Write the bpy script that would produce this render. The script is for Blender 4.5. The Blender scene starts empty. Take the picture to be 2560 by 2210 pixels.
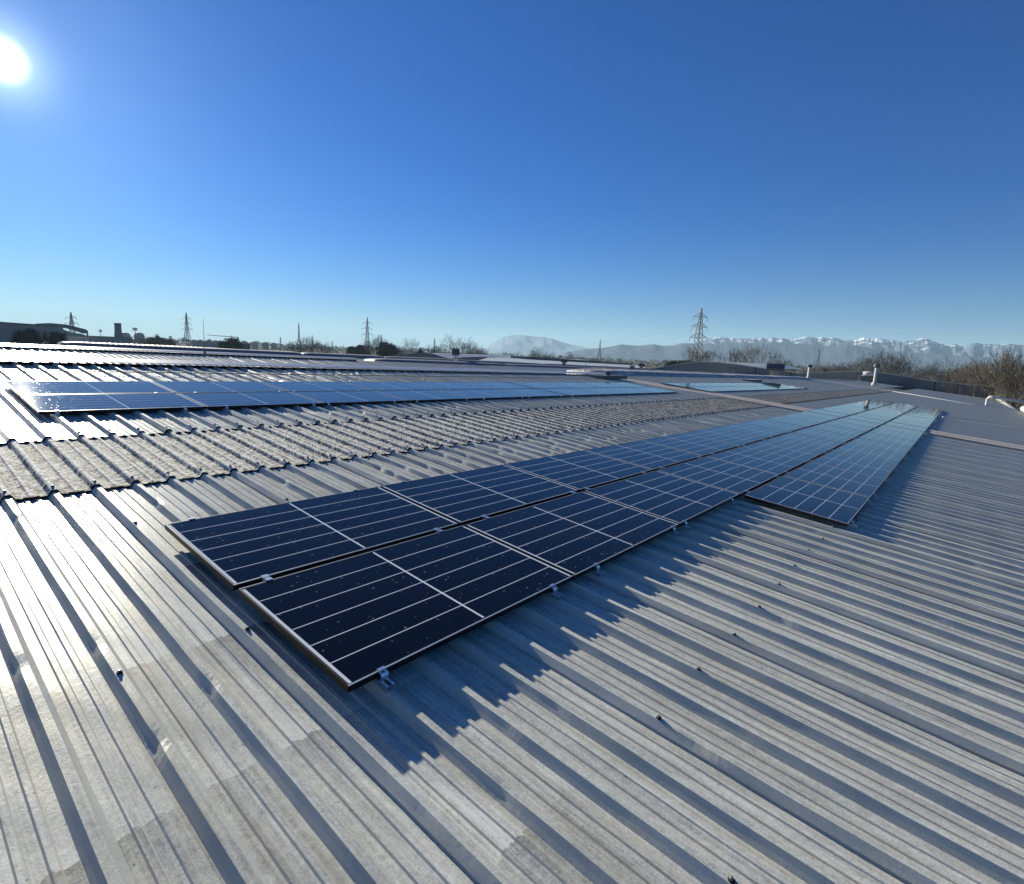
import bpy, math, random
import numpy as np
from mathutils import Vector, Matrix
random.seed(7); rng = np.random.default_rng(7)
SC = bpy.context.scene
COL = SC.collection
# ------------------------------------------------------------------ camera
F, CX, CY = 1352.65, 1249.36, 1101.16          # focal length and principal point, pixels of the 2560x2210 photo
CAM = np.array([-1.2225, -3.9635, 1.2203])
ROT = np.array([[0.65046952, -0.75850165, 0.03955564],
                [0.09480933, 0.13275688, 0.98660367],
                [-0.7535918 * -1, 0.63800537, -0.15826734]])
cam = bpy.data.cameras.new('camera'); co = bpy.data.objects.new('camera', cam); COL.objects.link(co)
r, u, f = ROT
co.matrix_world = Matrix(((r[0], u[0], -f[0], CAM[0]), (r[1], u[1], -f[1], CAM[1]), (r[2], u[2], -f[2], CAM[2]), (0, 0, 0, 1)))
cam.sensor_fit = 'HORIZONTAL'; cam.sensor_width = 36
cam.lens = F * 36 / 2560; cam.shift_x = (1280 - CX) / 2560; cam.shift_y = -(1105 - CY) / 2560
cam.clip_start = 0.05; cam.clip_end = 40000
SC.camera = co
# ------------------------------------------------------------------ light
SUN_AZ, SUN_EL = 81.2, 19.1                     # degrees, azimuth from +x towards +y
W = bpy.data.worlds.new('World'); SC.world = W; W.use_nodes = True
wn = W.node_tree.nodes; wl = W.node_tree.links
bg = wn['Background']
sky = wn.new('ShaderNodeTexSky'); sky.sky_type = 'NISHITA'; sky.sun_disc = False
sky.sun_elevation = math.radians(SUN_EL); sky.sun_rotation = math.radians(90 - SUN_AZ)
sky.altitude = 0; sky.air_density = 1.0; sky.dust_density = 0.12; sky.ozone_density = 6.0
hs = wn.new('ShaderNodeHueSaturation'); hs.inputs['Saturation'].default_value = 1.3; hs.inputs['Hue'].default_value = .50
wl.new(sky.outputs[0], hs.inputs['Color'])
mx = wn.new('ShaderNodeMix'); mx.data_type = 'RGBA'; mx.blend_type = 'MULTIPLY'; mx.inputs[0].default_value = 1; mx.inputs[7].default_value = (.42, .73, 1.05, 1)
wl.new(hs.outputs[0], mx.inputs[6])
# pale milky air low over the horizon, all the way round
tz = wn.new('ShaderNodeTexCoord'); sz_ = wn.new('ShaderNodeSeparateXYZ'); wl.new(tz.outputs['Generated'], sz_.inputs[0])
hm = wn.new('ShaderNodeMath'); hm.operation = 'ABSOLUTE'; wl.new(sz_.outputs['Z'], hm.inputs[0])
h2 = wn.new('ShaderNodeMath'); h2.operation = 'SUBTRACT'; h2.inputs[0].default_value = 1; wl.new(hm.outputs[0], h2.inputs[1])
h3 = wn.new('ShaderNodeMath'); h3.operation = 'POWER'; wl.new(h2.outputs[0], h3.inputs[0]); h3.inputs[1].default_value = 20
h4 = wn.new('ShaderNodeMath'); h4.operation = 'MULTIPLY'; wl.new(h3.outputs[0], h4.inputs[0]); h4.inputs[1].default_value = .75
hz_ = wn.new('ShaderNodeMix'); hz_.data_type = 'RGBA'; wl.new(h4.outputs[0], hz_.inputs[0]); wl.new(mx.outputs[2], hz_.inputs[6]); hz_.inputs[7].default_value = (4.1, 5.7, 6.8, 1)
# the sun's aureole: bright air round the sun's direction
az, el = math.radians(SUN_AZ), math.radians(SUN_EL)
tcw = wn.new('ShaderNodeTexCoord'); dp = wn.new('ShaderNodeVectorMath'); dp.operation = 'DOT_PRODUCT'
wl.new(tcw.outputs['Generated'], dp.inputs[0]); dp.inputs[1].default_value = (math.cos(az) * math.cos(el), math.sin(az) * math.cos(el), math.sin(el))
acc = None
for N, k in ((8, .5), (80, .9), (1200, 7.), (12000, 160.)):
    pw = wn.new('ShaderNodeMath'); pw.operation = 'POWER'; mxx = wn.new('ShaderNodeMath'); mxx.operation = 'MAXIMUM'; mxx.inputs[1].default_value = 0
    wl.new(dp.outputs['Value'], mxx.inputs[0]); wl.new(mxx.outputs[0], pw.inputs[0]); pw.inputs[1].default_value = N
    ml = wn.new('ShaderNodeMath'); ml.operation = 'MULTIPLY_ADD'; wl.new(pw.outputs[0], ml.inputs[0]); ml.inputs[1].default_value = k
    if acc: wl.new(acc, ml.inputs[2])
    else: ml.inputs[2].default_value = 0
    acc = ml.outputs[0]
gl = wn.new('ShaderNodeMix'); gl.data_type = 'RGBA'; gl.blend_type = 'ADD'; gl.inputs[0].default_value = 1
vm = wn.new('ShaderNodeVectorMath'); vm.operation = 'SCALE'; vm.inputs[0].default_value = (.82, .97, 1.0); wl.new(acc, vm.inputs['Scale'])
wl.new(hz_.outputs[2], gl.inputs[6]); wl.new(vm.outputs[0], gl.inputs[7]); wl.new(gl.outputs[2], bg.inputs['Color'])
bg.inputs['Strength'].default_value = 0.054
sl = bpy.data.lights.new('sun', 'SUN'); sl.energy = 5.0; sl.angle = math.radians(0.53); sl.color = (1, 0.95, 0.80)
so = bpy.data.objects.new('sun', sl); COL.objects.link(so)
az, el = math.radians(SUN_AZ), math.radians(SUN_EL)
sd = Vector((math.cos(az) * math.cos(el), math.sin(az) * math.cos(el), math.sin(el)))
so.rotation_euler = sd.to_track_quat('Z', 'Y').to_euler()
SC.render.engine = 'CYCLES'
SC.view_settings.view_transform = 'Standard'; SC.view_settings.look = 'None'
SC.view_settings.exposure = 0.8; SC.view_settings.gamma = 1

# ------------------------------------------------------------------ helpers
def at(px, py, D):
    """point on the ray of photo pixel (px, py), D metres away over the ground"""
    d = ROT[0] * (px - CX) / F - ROT[1] * (py - CY) / F + ROT[2]
    return CAM + d * D / math.hypot(d[0], d[1])
def az_of(px):
    p = at(px, 880, 1); return math.atan2(p[1] - CAM[1], p[0] - CAM[0])
def tag(o, label=None, cat=None, group=None, kind=None):
    if label: o['label'] = label
    if cat: o['category'] = cat
    if group: o['group'] = group
    if kind: o['kind'] = kind
    return o
def empty(name, M=None, loc=None):
    o = bpy.data.objects.new(name, None); COL.objects.link(o); o.empty_display_size = .1
    if M is not None: o.matrix_world = M
    if loc is not None: o.location = loc
    return o
class MB:
    def __init__(s): s.v = []; s.f = []; s.m = []
    def add(s, vs, fs, m=0):
        b = len(s.v); s.v += [tuple(map(float, p)) for p in vs]; s.f += [tuple(b + i for i in q) for q in fs]; s.m += [m] * len(fs); return s
    def box(s, a, b, m=0):
        x0, y0, z0 = a; x1, y1, z1 = b
        return s.add([(x0, y0, z0), (x1, y0, z0), (x1, y1, z0), (x0, y1, z0), (x0, y0, z1), (x1, y0, z1), (x1, y1, z1), (x0, y1, z1)],
                     [(0, 3, 2, 1), (4, 5, 6, 7), (0, 1, 5, 4), (1, 2, 6, 5), (2, 3, 7, 6), (3, 0, 4, 7)], m)
    def tube(s, p, q, r0, r1=None, n=6, m=0, cap=True):
        r1 = r0 if r1 is None else r1
        p = Vector(p); q = Vector(q); d = (q - p)
        if d.length < 1e-9: return s
        d.normalize(); a = d.orthogonal().normalized(); b = d.cross(a)
        vs = []
        for c, rr in ((p, r0), (q, r1)):
            for i in range(n):
                t = 2 * math.pi * i / n; vs.append(c + a * (math.cos(t) * rr) + b * (math.sin(t) * rr))
        fs = [(i, (i + 1) % n, n + (i + 1) % n, n + i) for i in range(n)]
        if cap: fs += [tuple(range(n - 1, -1, -1)), tuple(range(n, 2 * n))]
        return s.add(vs, fs, m)
    def lathe(s, prof, c=(0, 0, 0), n=16, m=0):
        vs = []; k = len(prof)
        for rr, z in prof:
            for i in range(n):
                t = 2 * math.pi * i / n; vs.append((c[0] + rr * math.cos(t), c[1] + rr * math.sin(t), c[2] + z))
        fs = [(j * n + i, j * n + (i + 1) % n, (j + 1) * n + (i + 1) % n, (j + 1) * n + i) for j in range(k - 1) for i in range(n)]
        fs += [tuple(range(n - 1, -1, -1)), tuple(range((k - 1) * n, k * n))]
        return s.add(vs, fs, m)
    def prism(s, poly, off, m=0):
        """closed polygon (list of points) extruded by the vector off"""
        n = len(poly); P = [tuple(p) for p in poly]; Q = [(p[0] + off[0], p[1] + off[1], p[2] + off[2]) for p in poly]
        return s.add(P + Q, [tuple(range(n - 1, -1, -1)), tuple(range(n, 2 * n))] + [(i, (i + 1) % n, n + (i + 1) % n, n + i) for i in range(n)], m)
    def build(s, name, mats, parent=None, smooth=False):
        me = bpy.data.meshes.new(name); me.from_pydata(s.v, [], s.f)
        for m in (mats if isinstance(mats, (list, tuple)) else [mats]): me.materials.append(m)
        if any(s.m): me.polygons.foreach_set('material_index', s.m)
        if smooth: me.polygons.foreach_set('use_smooth', [True] * len(me.polygons))
        me.validate(); me.update()
        o = bpy.data.objects.new(name, me); COL.objects.link(o)
        if parent: o.parent = parent
        return o
def mesh_np(name, V, Fq, mat, parent=None):
    me = bpy.data.meshes.new(name)
    me.vertices.add(len(V)); me.vertices.foreach_set('co', np.asarray(V, dtype=np.float32).ravel())
    me.loops.add(Fq.size); me.loops.foreach_set('vertex_index', Fq.ravel().astype(np.int32))
    n = len(Fq); k = Fq.shape[1]
    me.polygons.add(n); me.polygons.foreach_set('loop_start', np.arange(0, n * k, k, dtype=np.int32))
    me.update(calc_edges=True); me.validate(); me.polygons.foreach_set('use_smooth', np.zeros(len(me.polygons), dtype=bool)); me.materials.append(mat)
    o = bpy.data.objects.new(name, me); COL.objects.link(o)
    if parent: o.parent = parent
    return o
def copy_tree(o, parent=None):
    c = o.copy(); COL.objects.link(c)
    if parent: c.parent = parent
    for ch in list(o.children): copy_tree(ch, c)
    return c

# ------------------------------------------------------------------ materials
def mat(name, base=(.5, .5, .5), rough=.5, metal=0., spec=.5):
    m = bpy.data.materials.new(name); m.use_nodes = True
    b = m.node_tree.nodes['Principled BSDF']
    b.inputs['Base Color'].default_value = (*base, 1); b.inputs['Roughness'].default_value = rough
    b.inputs['Metallic'].default_value = metal; b.inputs['Specular IOR Level'].default_value = spec
    return m
class NT:
    def __init__(s, m): s.m = m; s.n = m.node_tree.nodes; s.l = m.node_tree.links; s.b = s.n['Principled BSDF']; s.tc = s.n.new('ShaderNodeTexCoord').outputs['Object']
    def val(s, x, sock):
        if hasattr(x, 'node'): s.l.new(x, sock)
        else: sock.default_value = x
    def math(s, op, a, b=0., c=0.):
        n = s.n.new('ShaderNodeMath'); n.operation = op; s.val(a, n.inputs[0]); s.val(b, n.inputs[1]); s.val(c, n.inputs[2]); return n.outputs[0]
    def noise(s, scale, detail=3, rough=.5, sc=(1, 1, 1), loc=(0, 0, 0)):
        mp = s.n.new('ShaderNodeMapping'); s.l.new(s.tc, mp.inputs[0]); mp.inputs['Scale'].default_value = sc; mp.inputs['Location'].default_value = loc
        n = s.n.new('ShaderNodeTexNoise'); s.l.new(mp.outputs[0], n.inputs['Vector'])
        n.inputs['Scale'].default_value = scale; n.inputs['Detail'].default_value = detail; n.inputs['Roughness'].default_value = rough
        return n.outputs['Fac']
    def voro(s, scale, sc=(1, 1, 1), out='Distance'):
        mp = s.n.new('ShaderNodeMapping'); s.l.new(s.tc, mp.inputs[0]); mp.inputs['Scale'].default_value = sc
        n = s.n.new('ShaderNodeTexVoronoi'); s.l.new(mp.outputs[0], n.inputs['Vector']); n.inputs['Scale'].default_value = scale
        return n.outputs[out]
    def rng(s, x, a, b, c=0., d=1.):
        n = s.n.new('ShaderNodeMapRange'); s.val(x, n.inputs[0]); n.inputs[1].default_value = a; n.inputs[2].default_value = b
        n.inputs[3].default_value = c; n.inputs[4].default_value = d; return n.outputs[0]
    def mix(s, fac, a, b):
        n = s.n.new('ShaderNodeMix'); n.data_type = 'RGBA'; s.val(fac, n.inputs[0])
        for x, k in ((a, 6), (b, 7)):
            if hasattr(x, 'node'): s.l.new(x, n.inputs[k])
            else: n.inputs[k].default_value = (*x, 1)
        return n.outputs[2]
    def xyz(s):
        n = s.n.new('ShaderNodeSeparateXYZ'); s.l.new(s.tc, n.inputs[0]); return n.outputs
    def color(s, c): s.val(c, s.b.inputs['Base Color'])
    def rough(s, c): s.val(c, s.b.inputs['Roughness'])
    def bump(s, h, strength=.3, dist=.01):
        n = s.n.new('ShaderNodeBump'); s.val(h, n.inputs['Height']); n.inputs['Strength'].default_value = strength; n.inputs['Distance'].default_value = dist
        s.l.new(n.outputs[0], s.b.inputs['Normal'])

C0, PT = .175, .268
def roof_metal(name, tint=(1, 1, 1), steps=True):
    m = mat(name, rough=.45, metal=.02, spec=.07); t = NT(m); X = t.xyz()
    lines = t.noise(1., 3, .6, (70, .9, 1))                 # fine rain runs along the ribs
    streak = t.noise(1., 4, .65, (15, .8, 4))
    patch = t.noise(1.1, 4, .65, (1, .5, 1), (3, 1, 0))
    grit = t.noise(110, 5, .85)
    grain = t.noise(34, 4, .75, (1, .7, 1), (5, 2, 0))
    # glint of the wavy sheet painted as brightness bands, ragged start and soft end
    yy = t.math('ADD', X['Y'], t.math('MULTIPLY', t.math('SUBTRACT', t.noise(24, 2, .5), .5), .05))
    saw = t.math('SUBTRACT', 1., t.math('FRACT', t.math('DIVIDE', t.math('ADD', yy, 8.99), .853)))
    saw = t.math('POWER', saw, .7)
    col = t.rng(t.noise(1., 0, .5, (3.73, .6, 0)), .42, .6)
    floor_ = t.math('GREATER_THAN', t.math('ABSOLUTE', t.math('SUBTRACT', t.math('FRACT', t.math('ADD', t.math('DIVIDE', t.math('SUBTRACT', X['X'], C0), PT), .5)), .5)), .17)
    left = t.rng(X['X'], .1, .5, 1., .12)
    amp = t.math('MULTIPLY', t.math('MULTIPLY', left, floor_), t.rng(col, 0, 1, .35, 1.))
    glint_band = t.math('MULTIPLY', t.math('MULTIPLY', amp, t.math('SUBTRACT', saw, .6)), 1. if steps else 0.)
    v = t.math('MULTIPLY_ADD', t.math('SUBTRACT', streak, .5), 1.0, .5)
    v = t.math('MULTIPLY_ADD', t.math('SUBTRACT', lines, .5), 1.3, v)
    v = t.math('MULTIPLY_ADD', t.math('SUBTRACT', patch, .5), .8, v)
    v = t.math('MULTIPLY_ADD', t.math('SUBTRACT', grit, .5), 2.0, v)
    v = t.math('MULTIPLY_ADD', t.math('SUBTRACT', grain, .5), 1.1, v)
    v = t.math('ADD', v, glint_band)
    g_ = t.n.new('ShaderNodeNewGeometry'); s_ = t.n.new('ShaderNodeSeparateXYZ'); t.l.new(g_.outputs['True Normal'], s_.inputs[0])
    steep = t.rng(t.math('ABSOLUTE', s_.outputs['X']), .35, .6, 1., .25)      # rain keeps the steep rib faces cleaner and more even
    v = t.math('MULTIPLY_ADD', t.math('SUBTRACT', v, .5), steep, .5)
    c = t.mix(t.rng(v, -.1, 1.1), tuple(.24 * k for k in tint), tuple(.80 * k for k in tint))
    warm = t.rng(t.noise(2.2, 4, .6, (6, .5, 1), (9, 4, 0)), .45, .7)
    c = t.mix(t.math('MULTIPLY', warm, .45), c, (.52, .46, .33))
    spots = t.rng(t.voro(20, (1, .8, 1)), .03, .10, 1., 0.)
    gate = t.rng(t.noise(5, 1), .58, .64)
    c = t.mix(t.math('MULTIPLY', t.math('MULTIPLY', spots, gate), .85), c, (.09, .08, .07))
    t.color(c)
    t.rough(t.rng(v, 0, 1, .36, .27))
    t.bump(t.math('ADD', t.math('MULTIPLY', grit, .6), grain), .35, .003)
    return m
C0, PT = .175, .268
M = {}
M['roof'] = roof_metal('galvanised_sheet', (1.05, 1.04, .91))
M['roof_far'] = roof_metal('galvanised_sheet_far', (1.0, .98, .88), False)
m = mat('fibre_cement', rough=.85); t = NT(m)
g1 = t.noise(36, 4, .8, (1, .8, 1)); g2 = t.noise(15, 3, .75, (1, .6, 1)); g3 = t.noise(.35, 3, .6)
v = t.math('ADD', t.math('MULTIPLY', g1, .65), t.math('MULTIPLY', g2, .35))
c = t.mix(t.rng(v, .42, .57), (.075, .065, .045), (.82, .78, .67))
moss = t.math('MULTIPLY', t.rng(t.xyz()['X'], 5, 20, .12, 1.), t.rng(g3, .3, .6, .5, 1))
c = t.mix(t.math('MULTIPLY', moss, .72), c, (.24, .18, .09))
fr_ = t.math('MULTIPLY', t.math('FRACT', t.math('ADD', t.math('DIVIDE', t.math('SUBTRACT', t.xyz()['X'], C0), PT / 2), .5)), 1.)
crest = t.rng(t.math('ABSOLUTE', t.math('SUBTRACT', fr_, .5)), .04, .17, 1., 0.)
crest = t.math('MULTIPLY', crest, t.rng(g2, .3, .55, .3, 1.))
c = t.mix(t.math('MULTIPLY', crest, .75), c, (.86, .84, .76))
slot = t.math('LESS_THAN', t.math('ABSOLUTE', t.math('SUBTRACT', t.math('FRACT', t.math('DIVIDE', t.math('SUBTRACT', t.xyz()['X'], .88), PT * 4)), .5)), .0048)
c = t.mix(slot, c, (.01, .01, .01))
t.color(c); t.bump(v, 1., .016); M['fibre'] = m
M['seal'] = mat('black_foam_seal', (.012, .012, .012), .9, 0, .1)
m = mat('cover_sheet', (.5, .42, .34), .55, .15); t = NT(m); t.color(t.mix(t.noise(3, 4, .6, (2, .4, 1)), (.36, .30, .24), (.66, .58, .49))); M['cover'] = m
m = mat('ridge_metal', (.55, .53, .5), .4, .4); t = NT(m); t.color(t.mix(t.noise(2, 4, .6), (.42, .40, .38), (.64, .62, .58))); M['ridge'] = m
m = mat('skylight_sheet', (.5, .48, .45), .6); t = NT(m); t.color(t.mix(t.rng(t.noise(2.5, 5, .7, (1, 3, 1)), .35, .65), (.2, .18, .16), (.62, .6, .57))); t.bump(t.noise(9, 3), .6, .05); M['dome'] = m
M['curb'] = mat('curb_metal', (.16, .17, .18), .6, .1)
m = mat('parapet_panel', (.13, .15, .165), .6, .1); t = NT(m); t.color(t.mix(t.noise(.8, 4, .6, (1, 1, .3)), (.10, .115, .13), (.16, .18, .19))); M['parapet'] = m
m = mat('render_wall', (.32, .31, .29), .85); t = NT(m); t.color(t.mix(t.noise(.5, 5, .6), (.24, .23, .21), (.38, .37, .34))); M['wall'] = m
M['white'] = mat('white_painted_metal', (.50, .49, .46), .6)
M['alu'] = mat('bright_aluminium', (.72, .74, .77), .28, .85)
M['steel'] = mat('steel_screw', (.20, .19, .17), .5, .7)
M['rubber'] = mat('black_rubber', (.012, .012, .012), .8, 0, .2)
M['dark'] = mat('dark_hood', (.09, .10, .11), .5, .2)
M['frame'] = mat('black_anodised_frame', (.008, .008, .009), .4, .0, .3)
m = mat('frame_edge_glint', (.55, .56, .58), .4, .25); M['edge'] = m  # pale tone paints the light caught by the frame's chamfer
m = mat('lattice_steel', (.16, .18, .19), .6, .3); M['lattice'] = m
M['wire'] = mat('cable', (.03, .03, .03), .6)
M['rod'] = mat('pale_conduit', (.62, .60, .56), .6)
M['trunk'] = mat('bark', (.09, .075, .06), .9, 0, .1)
m = mat('twigs', (.14, .115, .09), .9, 0, .1); M['twig'] = m
M['twig_grey'] = mat('grey_twigs', (.15, .14, .125), .9, 0, .1)
M['twig_rust'] = mat('rusty_twigs', (.115, .095, .07), .9, 0, .1)
M['birch'] = mat('pale_bark', (.42, .38, .33), .9, 0, .1)
m = mat('needles', (.055, .07, .05), .9, 0, .15); M['needle'] = m
m = mat('ground', (.1, .1, .08), .95, 0, .1); t = NT(m); t.color(t.mix(t.noise(.004, 6, .65), (.10, .10, .06), (.20, .17, .11))); M['ground'] = m
M['bld_dark'] = mat('dark_cladding', (.10, .12, .13), .7)
M['bld_mid'] = mat('grey_cladding', (.22, .24, .24), .7)
M['bld_pale'] = mat('pale_cladding', (.5, .5, .47), .7)
M['concrete'] = mat('dark_concrete', (.17, .18, .18), .85)
M['window'] = mat('window_glass', (.02, .03, .035), .1, 0, .8)
# solar glass: cells, ribbons, borders, dust
LP, WP = 1.76, 1.04
def solar():
    m = mat('solar_glass', (.004, .006, .012), .05, 0, .2); t = NT(m); X = t.xyz()
    def line(x, period, off, w):          # 1 on a thin line of width w at every x = off + k*period
        fr = t.math('FRACT', t.math('ADD', t.math('DIVIDE', t.math('SUBTRACT', x, off), period), .5))
        return t.math('LESS_THAN', t.math('ABSOLUTE', t.math('SUBTRACT', fr, .5)), w / period / 2)
    rows = line(X['Y'], (WP - .024) / 6, .012, .0055)
    midc = t.math('LESS_THAN', t.math('ABSOLUTE', t.math('SUBTRACT', X['X'], LP / 2)), .007)
    e0 = t.math('LESS_THAN', X['X'], .028); e1 = t.math('GREATER_THAN', X['X'], LP - .028)
    white = t.math('MAXIMUM', t.math('MAXIMUM', rows, midc), t.math('MAXIMUM', e0, e1))
    inr = t.math('MULTIPLY', t.math('GREATER_THAN', X['Y'], .016), t.math('LESS_THAN', X['Y'], WP - .016))
    white = t.math('MULTIPLY', white, t.math('MAXIMUM', inr, t.math('MAXIMUM', e0, e1)))
    bus = line(X['Y'], .0188, .003, .0011)
    cell = t.mix(t.math('MULTIPLY', bus, .5), (.0025, .0030, .0042), (.022, .024, .028))
    n = t.n.new('ShaderNodeObjectInfo')
    cell = t.mix(t.math('MULTIPLY', n.outputs['Random'], .5), cell, (.003, .004, .009))
    c = t.mix(white, cell, (.72, .74, .76))
    sp = t.n.new('ShaderNodeMapping'); t.l.new(t.tc, sp.inputs[0])
    cmb = t.n.new('ShaderNodeCombineXYZ'); t.l.new(t.math('MULTIPLY', n.outputs['Random'], 57.), cmb.inputs[0]); t.l.new(cmb.outputs[0], sp.inputs['Location'])
    vo = t.n.new('ShaderNodeTexVoronoi'); vo.inputs['Scale'].default_value = 26; t.l.new(sp.outputs[0], vo.inputs['Vector'])
    sz = t.math('MULTIPLY', t.math('POWER', t.n.new('ShaderNodeSeparateColor').outputs[0], 1.), 0.)
    sc = t.n.new('ShaderNodeSeparateColor'); t.l.new(vo.outputs['Color'], sc.inputs[0])
    rad = t.math('MULTIPLY', t.math('POWER', sc.outputs[0], 1.6), .19)
    dot = t.math('LESS_THAN', vo.outputs['Distance'], rad)
    nz = t.n.new('ShaderNodeTexNoise'); nz.inputs['Scale'].default_value = 160; nz.inputs['Detail'].default_value = 3; t.l.new(sp.outputs[0], nz.inputs['Vector'])
    film = t.math('MULTIPLY', t.rng(t.noise(3, 4, .6), .35, .75), .004)
    dirt = t.math('ADD', t.math('MULTIPLY', dot, t.rng(nz.outputs['Fac'], .35, .6, .08, .45)), film)
    c = t.mix(dirt, c, (.45, .44, .40))
    t.color(c); t.rough(t.math('MULTIPLY_ADD', dirt, .35, .035))
    return m
M['solar'] = solar()

# ------------------------------------------------------------------ the roof surface
S, SU = .09765, -.01493
RIDGES = [8.4, 24.5, 40.6]
def zprof(y):
    y = np.asarray(y, float)
    z = np.max([.82 - S * np.abs(y - rr) for rr in RIDGES], axis=0)
    return z
def zv(x, y): return zprof(y) + SU * x - .105        # valley surface; solar panels' glass lies .105 above it
PT = .268; C0 = .175
def rib_profile(i0, i1, k=1., fibre=False, near=True):
    xs, h = [], []
    for i in range(i0, i1):
        c = C0 + PT * i; seam = (i % 4 == 3)
        if fibre:
            p = [(-.048, .004), (-.040, .008), (-.022, .036), (-.010, .042), (.010, .042), (.022, .036), (.040, .008), (.048, .004), (.09, 0), (.112, .004), (.125, .015), (.143, .015), (.156, .004), (.178, 0)]
        elif near:
            p = ([(-.0445, 0), (-.037, .010), (-.045, .012), (-.036, .022), (-.0165, .043), (.0165, .043), (.0445, 0)] if seam else
                 [(-.0445, 0), (-.031, .0175), (-.030, .019), (-.0165, .040), (.0165, .040), (.0445, 0)])
            p += [(.084, 0), (.090, .006), (.110, .006), (.116, 0), (.152, 0), (.158, .006), (.178, .006), (.184, 0)]
        else:
            p = [(-.0445, 0), (-.0165, .040), (.0165, .040), (.0445, 0)]
        for dx, hh in p: xs.append(c + dx * k); h.append(hh)
    return np.array(xs), np.array(h)
DENTS = [(-.93, -1.07, .9), (-.67, -1.10, .6), (-.66, -1.87, 1.), (-.38, -1.68, .7), (.13, .64, 1.), (-.69, .74, 1.), (1.15, .71, 1.), (.67, -2.74, .35),
         (.41, -2.67, .35), (.14, -2.87, .4), (-.15, -2.75, .3), (2.23, .72, 1.), (2.52, .6, 1.), (2.78, .55, 1.), (3.31, .85, 1.), (3.53, .72, 1.), (3.29, .52, 1.), (4.39, .86, 1.),
         (4.37, .61, 1.), (3.82, .3, 1.), (5.4, .52, 1.), (5.65, .67, 1.), (5.38, .27, 1.), (5.84, 3.37, 1.), (6.07, 3.33, 1.), (3.93, 3.28, 1.), (3.34, 3.4, 1.), (1.0, -3.3, .5), (2.6, -3.25, .5)]
for _ in range(60): DENTS.append((C0 + PT * rng.integers(8, 60), rng.uniform(.2, 1.1), rng.uniform(.4, 1.)))
for _ in range(40): DENTS.append((C0 + PT * rng.integers(4, 60), rng.uniform(6.2, 8.1), rng.uniform(.4, 1.)))
for _ in range(14): DENTS.append((C0 + PT * rng.integers(0, 30), rng.uniform(-6, -2.6), rng.uniform(.15, .4)))
def field(name, parent, i0, i1, y0, y1, lift, matl, near=True, step=.06, fibre=False, k=1., flip=1):
    xs, h = rib_profile(i0, i1, k, fibre, near)
    ys = np.linspace(y0, y1, max(2, int(round(abs(y1 - y0) / step)) + 1))
    Xg, Yg = np.meshgrid(xs, ys); Hg = np.tile(h, (len(ys), 1))
    Z = zv(Xg, Yg) + Hg + lift
    Xo = Xg.copy()
    if near:
        Z += .0012 * np.sin(Yg * 3.1 + Xg * 2.3) * np.sin(Xg * 5.9 + 1) + .0009 * np.sin(Yg * 7.7 + Xg * 9.1) + .0006 * np.sin(Yg * 17 + Xg * 23)
        if fibre: Z += rng.normal(0, .0012, Z.shape)
        else:
            Xo += .0010 * np.sin(Yg * 5.3 + Xg * 31) * (Hg > .012)
            for dx, dy, a in DENTS:
                cx = C0 + PT * round((dx - C0) / PT)
                if not (xs[0] < cx < xs[-1] and y0 - .2 < dy < y1 + .2): continue
                jx = cx - .020                                   # pushed-in upper corner of the camera-side face
                w = np.exp(-((Xg - jx) / .020) ** 2 - ((Yg - dy) / .06) ** 2)
                Z -= .007 * a * w * (Hg > .012); Xo += .007 * a * w * (Hg > .012)
    V = np.stack([Xo, Yg, Z], -1).reshape(-1, 3)
    nx, ny = len(xs), len(ys); a = (np.arange(ny - 1)[:, None] * nx + np.arange(nx - 1)[None]).ravel()
    return mesh_np(name, V, np.stack([a, a + 1, a + nx + 1, a + nx], 1), matl, parent)
def seal(parent, i0, i1, y, lift, lift2, fibre=False, name='lap_seal'):
    """dark closure under the lower edge of an overlapping sheet"""
    xs, h = rib_profile(i0, i1, 1., False, True)
    V, Q = [], []; n = len(xs)
    jit = rng.normal(0, .0015, n)
    for (yy, l) in ((y + .012, lift), (y - .006, lift - .002), (y - .008, lift2 - .003), (y + .012, lift2 - .003)):
        V.append(np.stack([xs, yy + jit, zv(xs, yy) + h * 1.04 + l], -1))
    for j in range(3):
        a = np.arange(n - 1) + j * n; Q.append(np.stack([a, a + 1, a + n + 1, a + n], 1))
    return mesh_np(name, np.concatenate(V), np.concatenate(Q), M['seal'], parent)

BLD = empty('factory_building', loc=(0, 0, -10))
BLD.matrix_world = Matrix.Identity(4)
tag(BLD, 'large factory with ribbed grey metal roof slopes that fills the foreground under the solar panels', 'factory building')
IA, IB, IC, ID = -18, 73, 79, 372          # rib numbers: left end, expansion cover, far end
NEAR = 34
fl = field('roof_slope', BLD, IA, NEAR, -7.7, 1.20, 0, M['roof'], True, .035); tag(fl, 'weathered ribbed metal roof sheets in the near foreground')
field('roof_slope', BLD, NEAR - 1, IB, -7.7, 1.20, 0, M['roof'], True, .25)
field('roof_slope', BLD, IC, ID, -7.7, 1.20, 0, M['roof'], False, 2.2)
fb = field('fibre_cement_strip', BLD, IA, NEAR, 1.17, 2.84, .013, M['fibre'], True, .03, True); tag(fb, 'rough speckled fibre cement strip crossing the roof')
field('fibre_cement_strip', BLD, NEAR - 1, IB, 1.17, 2.84, .013, M['fibre'], True, .12, True)
field('fibre_cement_strip', BLD, IC, 286, 1.35, 2.84, .013, M['fibre'], False, .8)
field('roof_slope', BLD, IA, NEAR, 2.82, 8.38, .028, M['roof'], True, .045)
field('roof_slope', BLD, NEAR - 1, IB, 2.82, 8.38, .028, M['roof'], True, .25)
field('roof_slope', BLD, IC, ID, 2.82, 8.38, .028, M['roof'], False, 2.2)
seal(BLD, IA, IB, 1.17, .013, 0); seal(BLD, IA, IB, 2.82, .028, .013)
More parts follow.
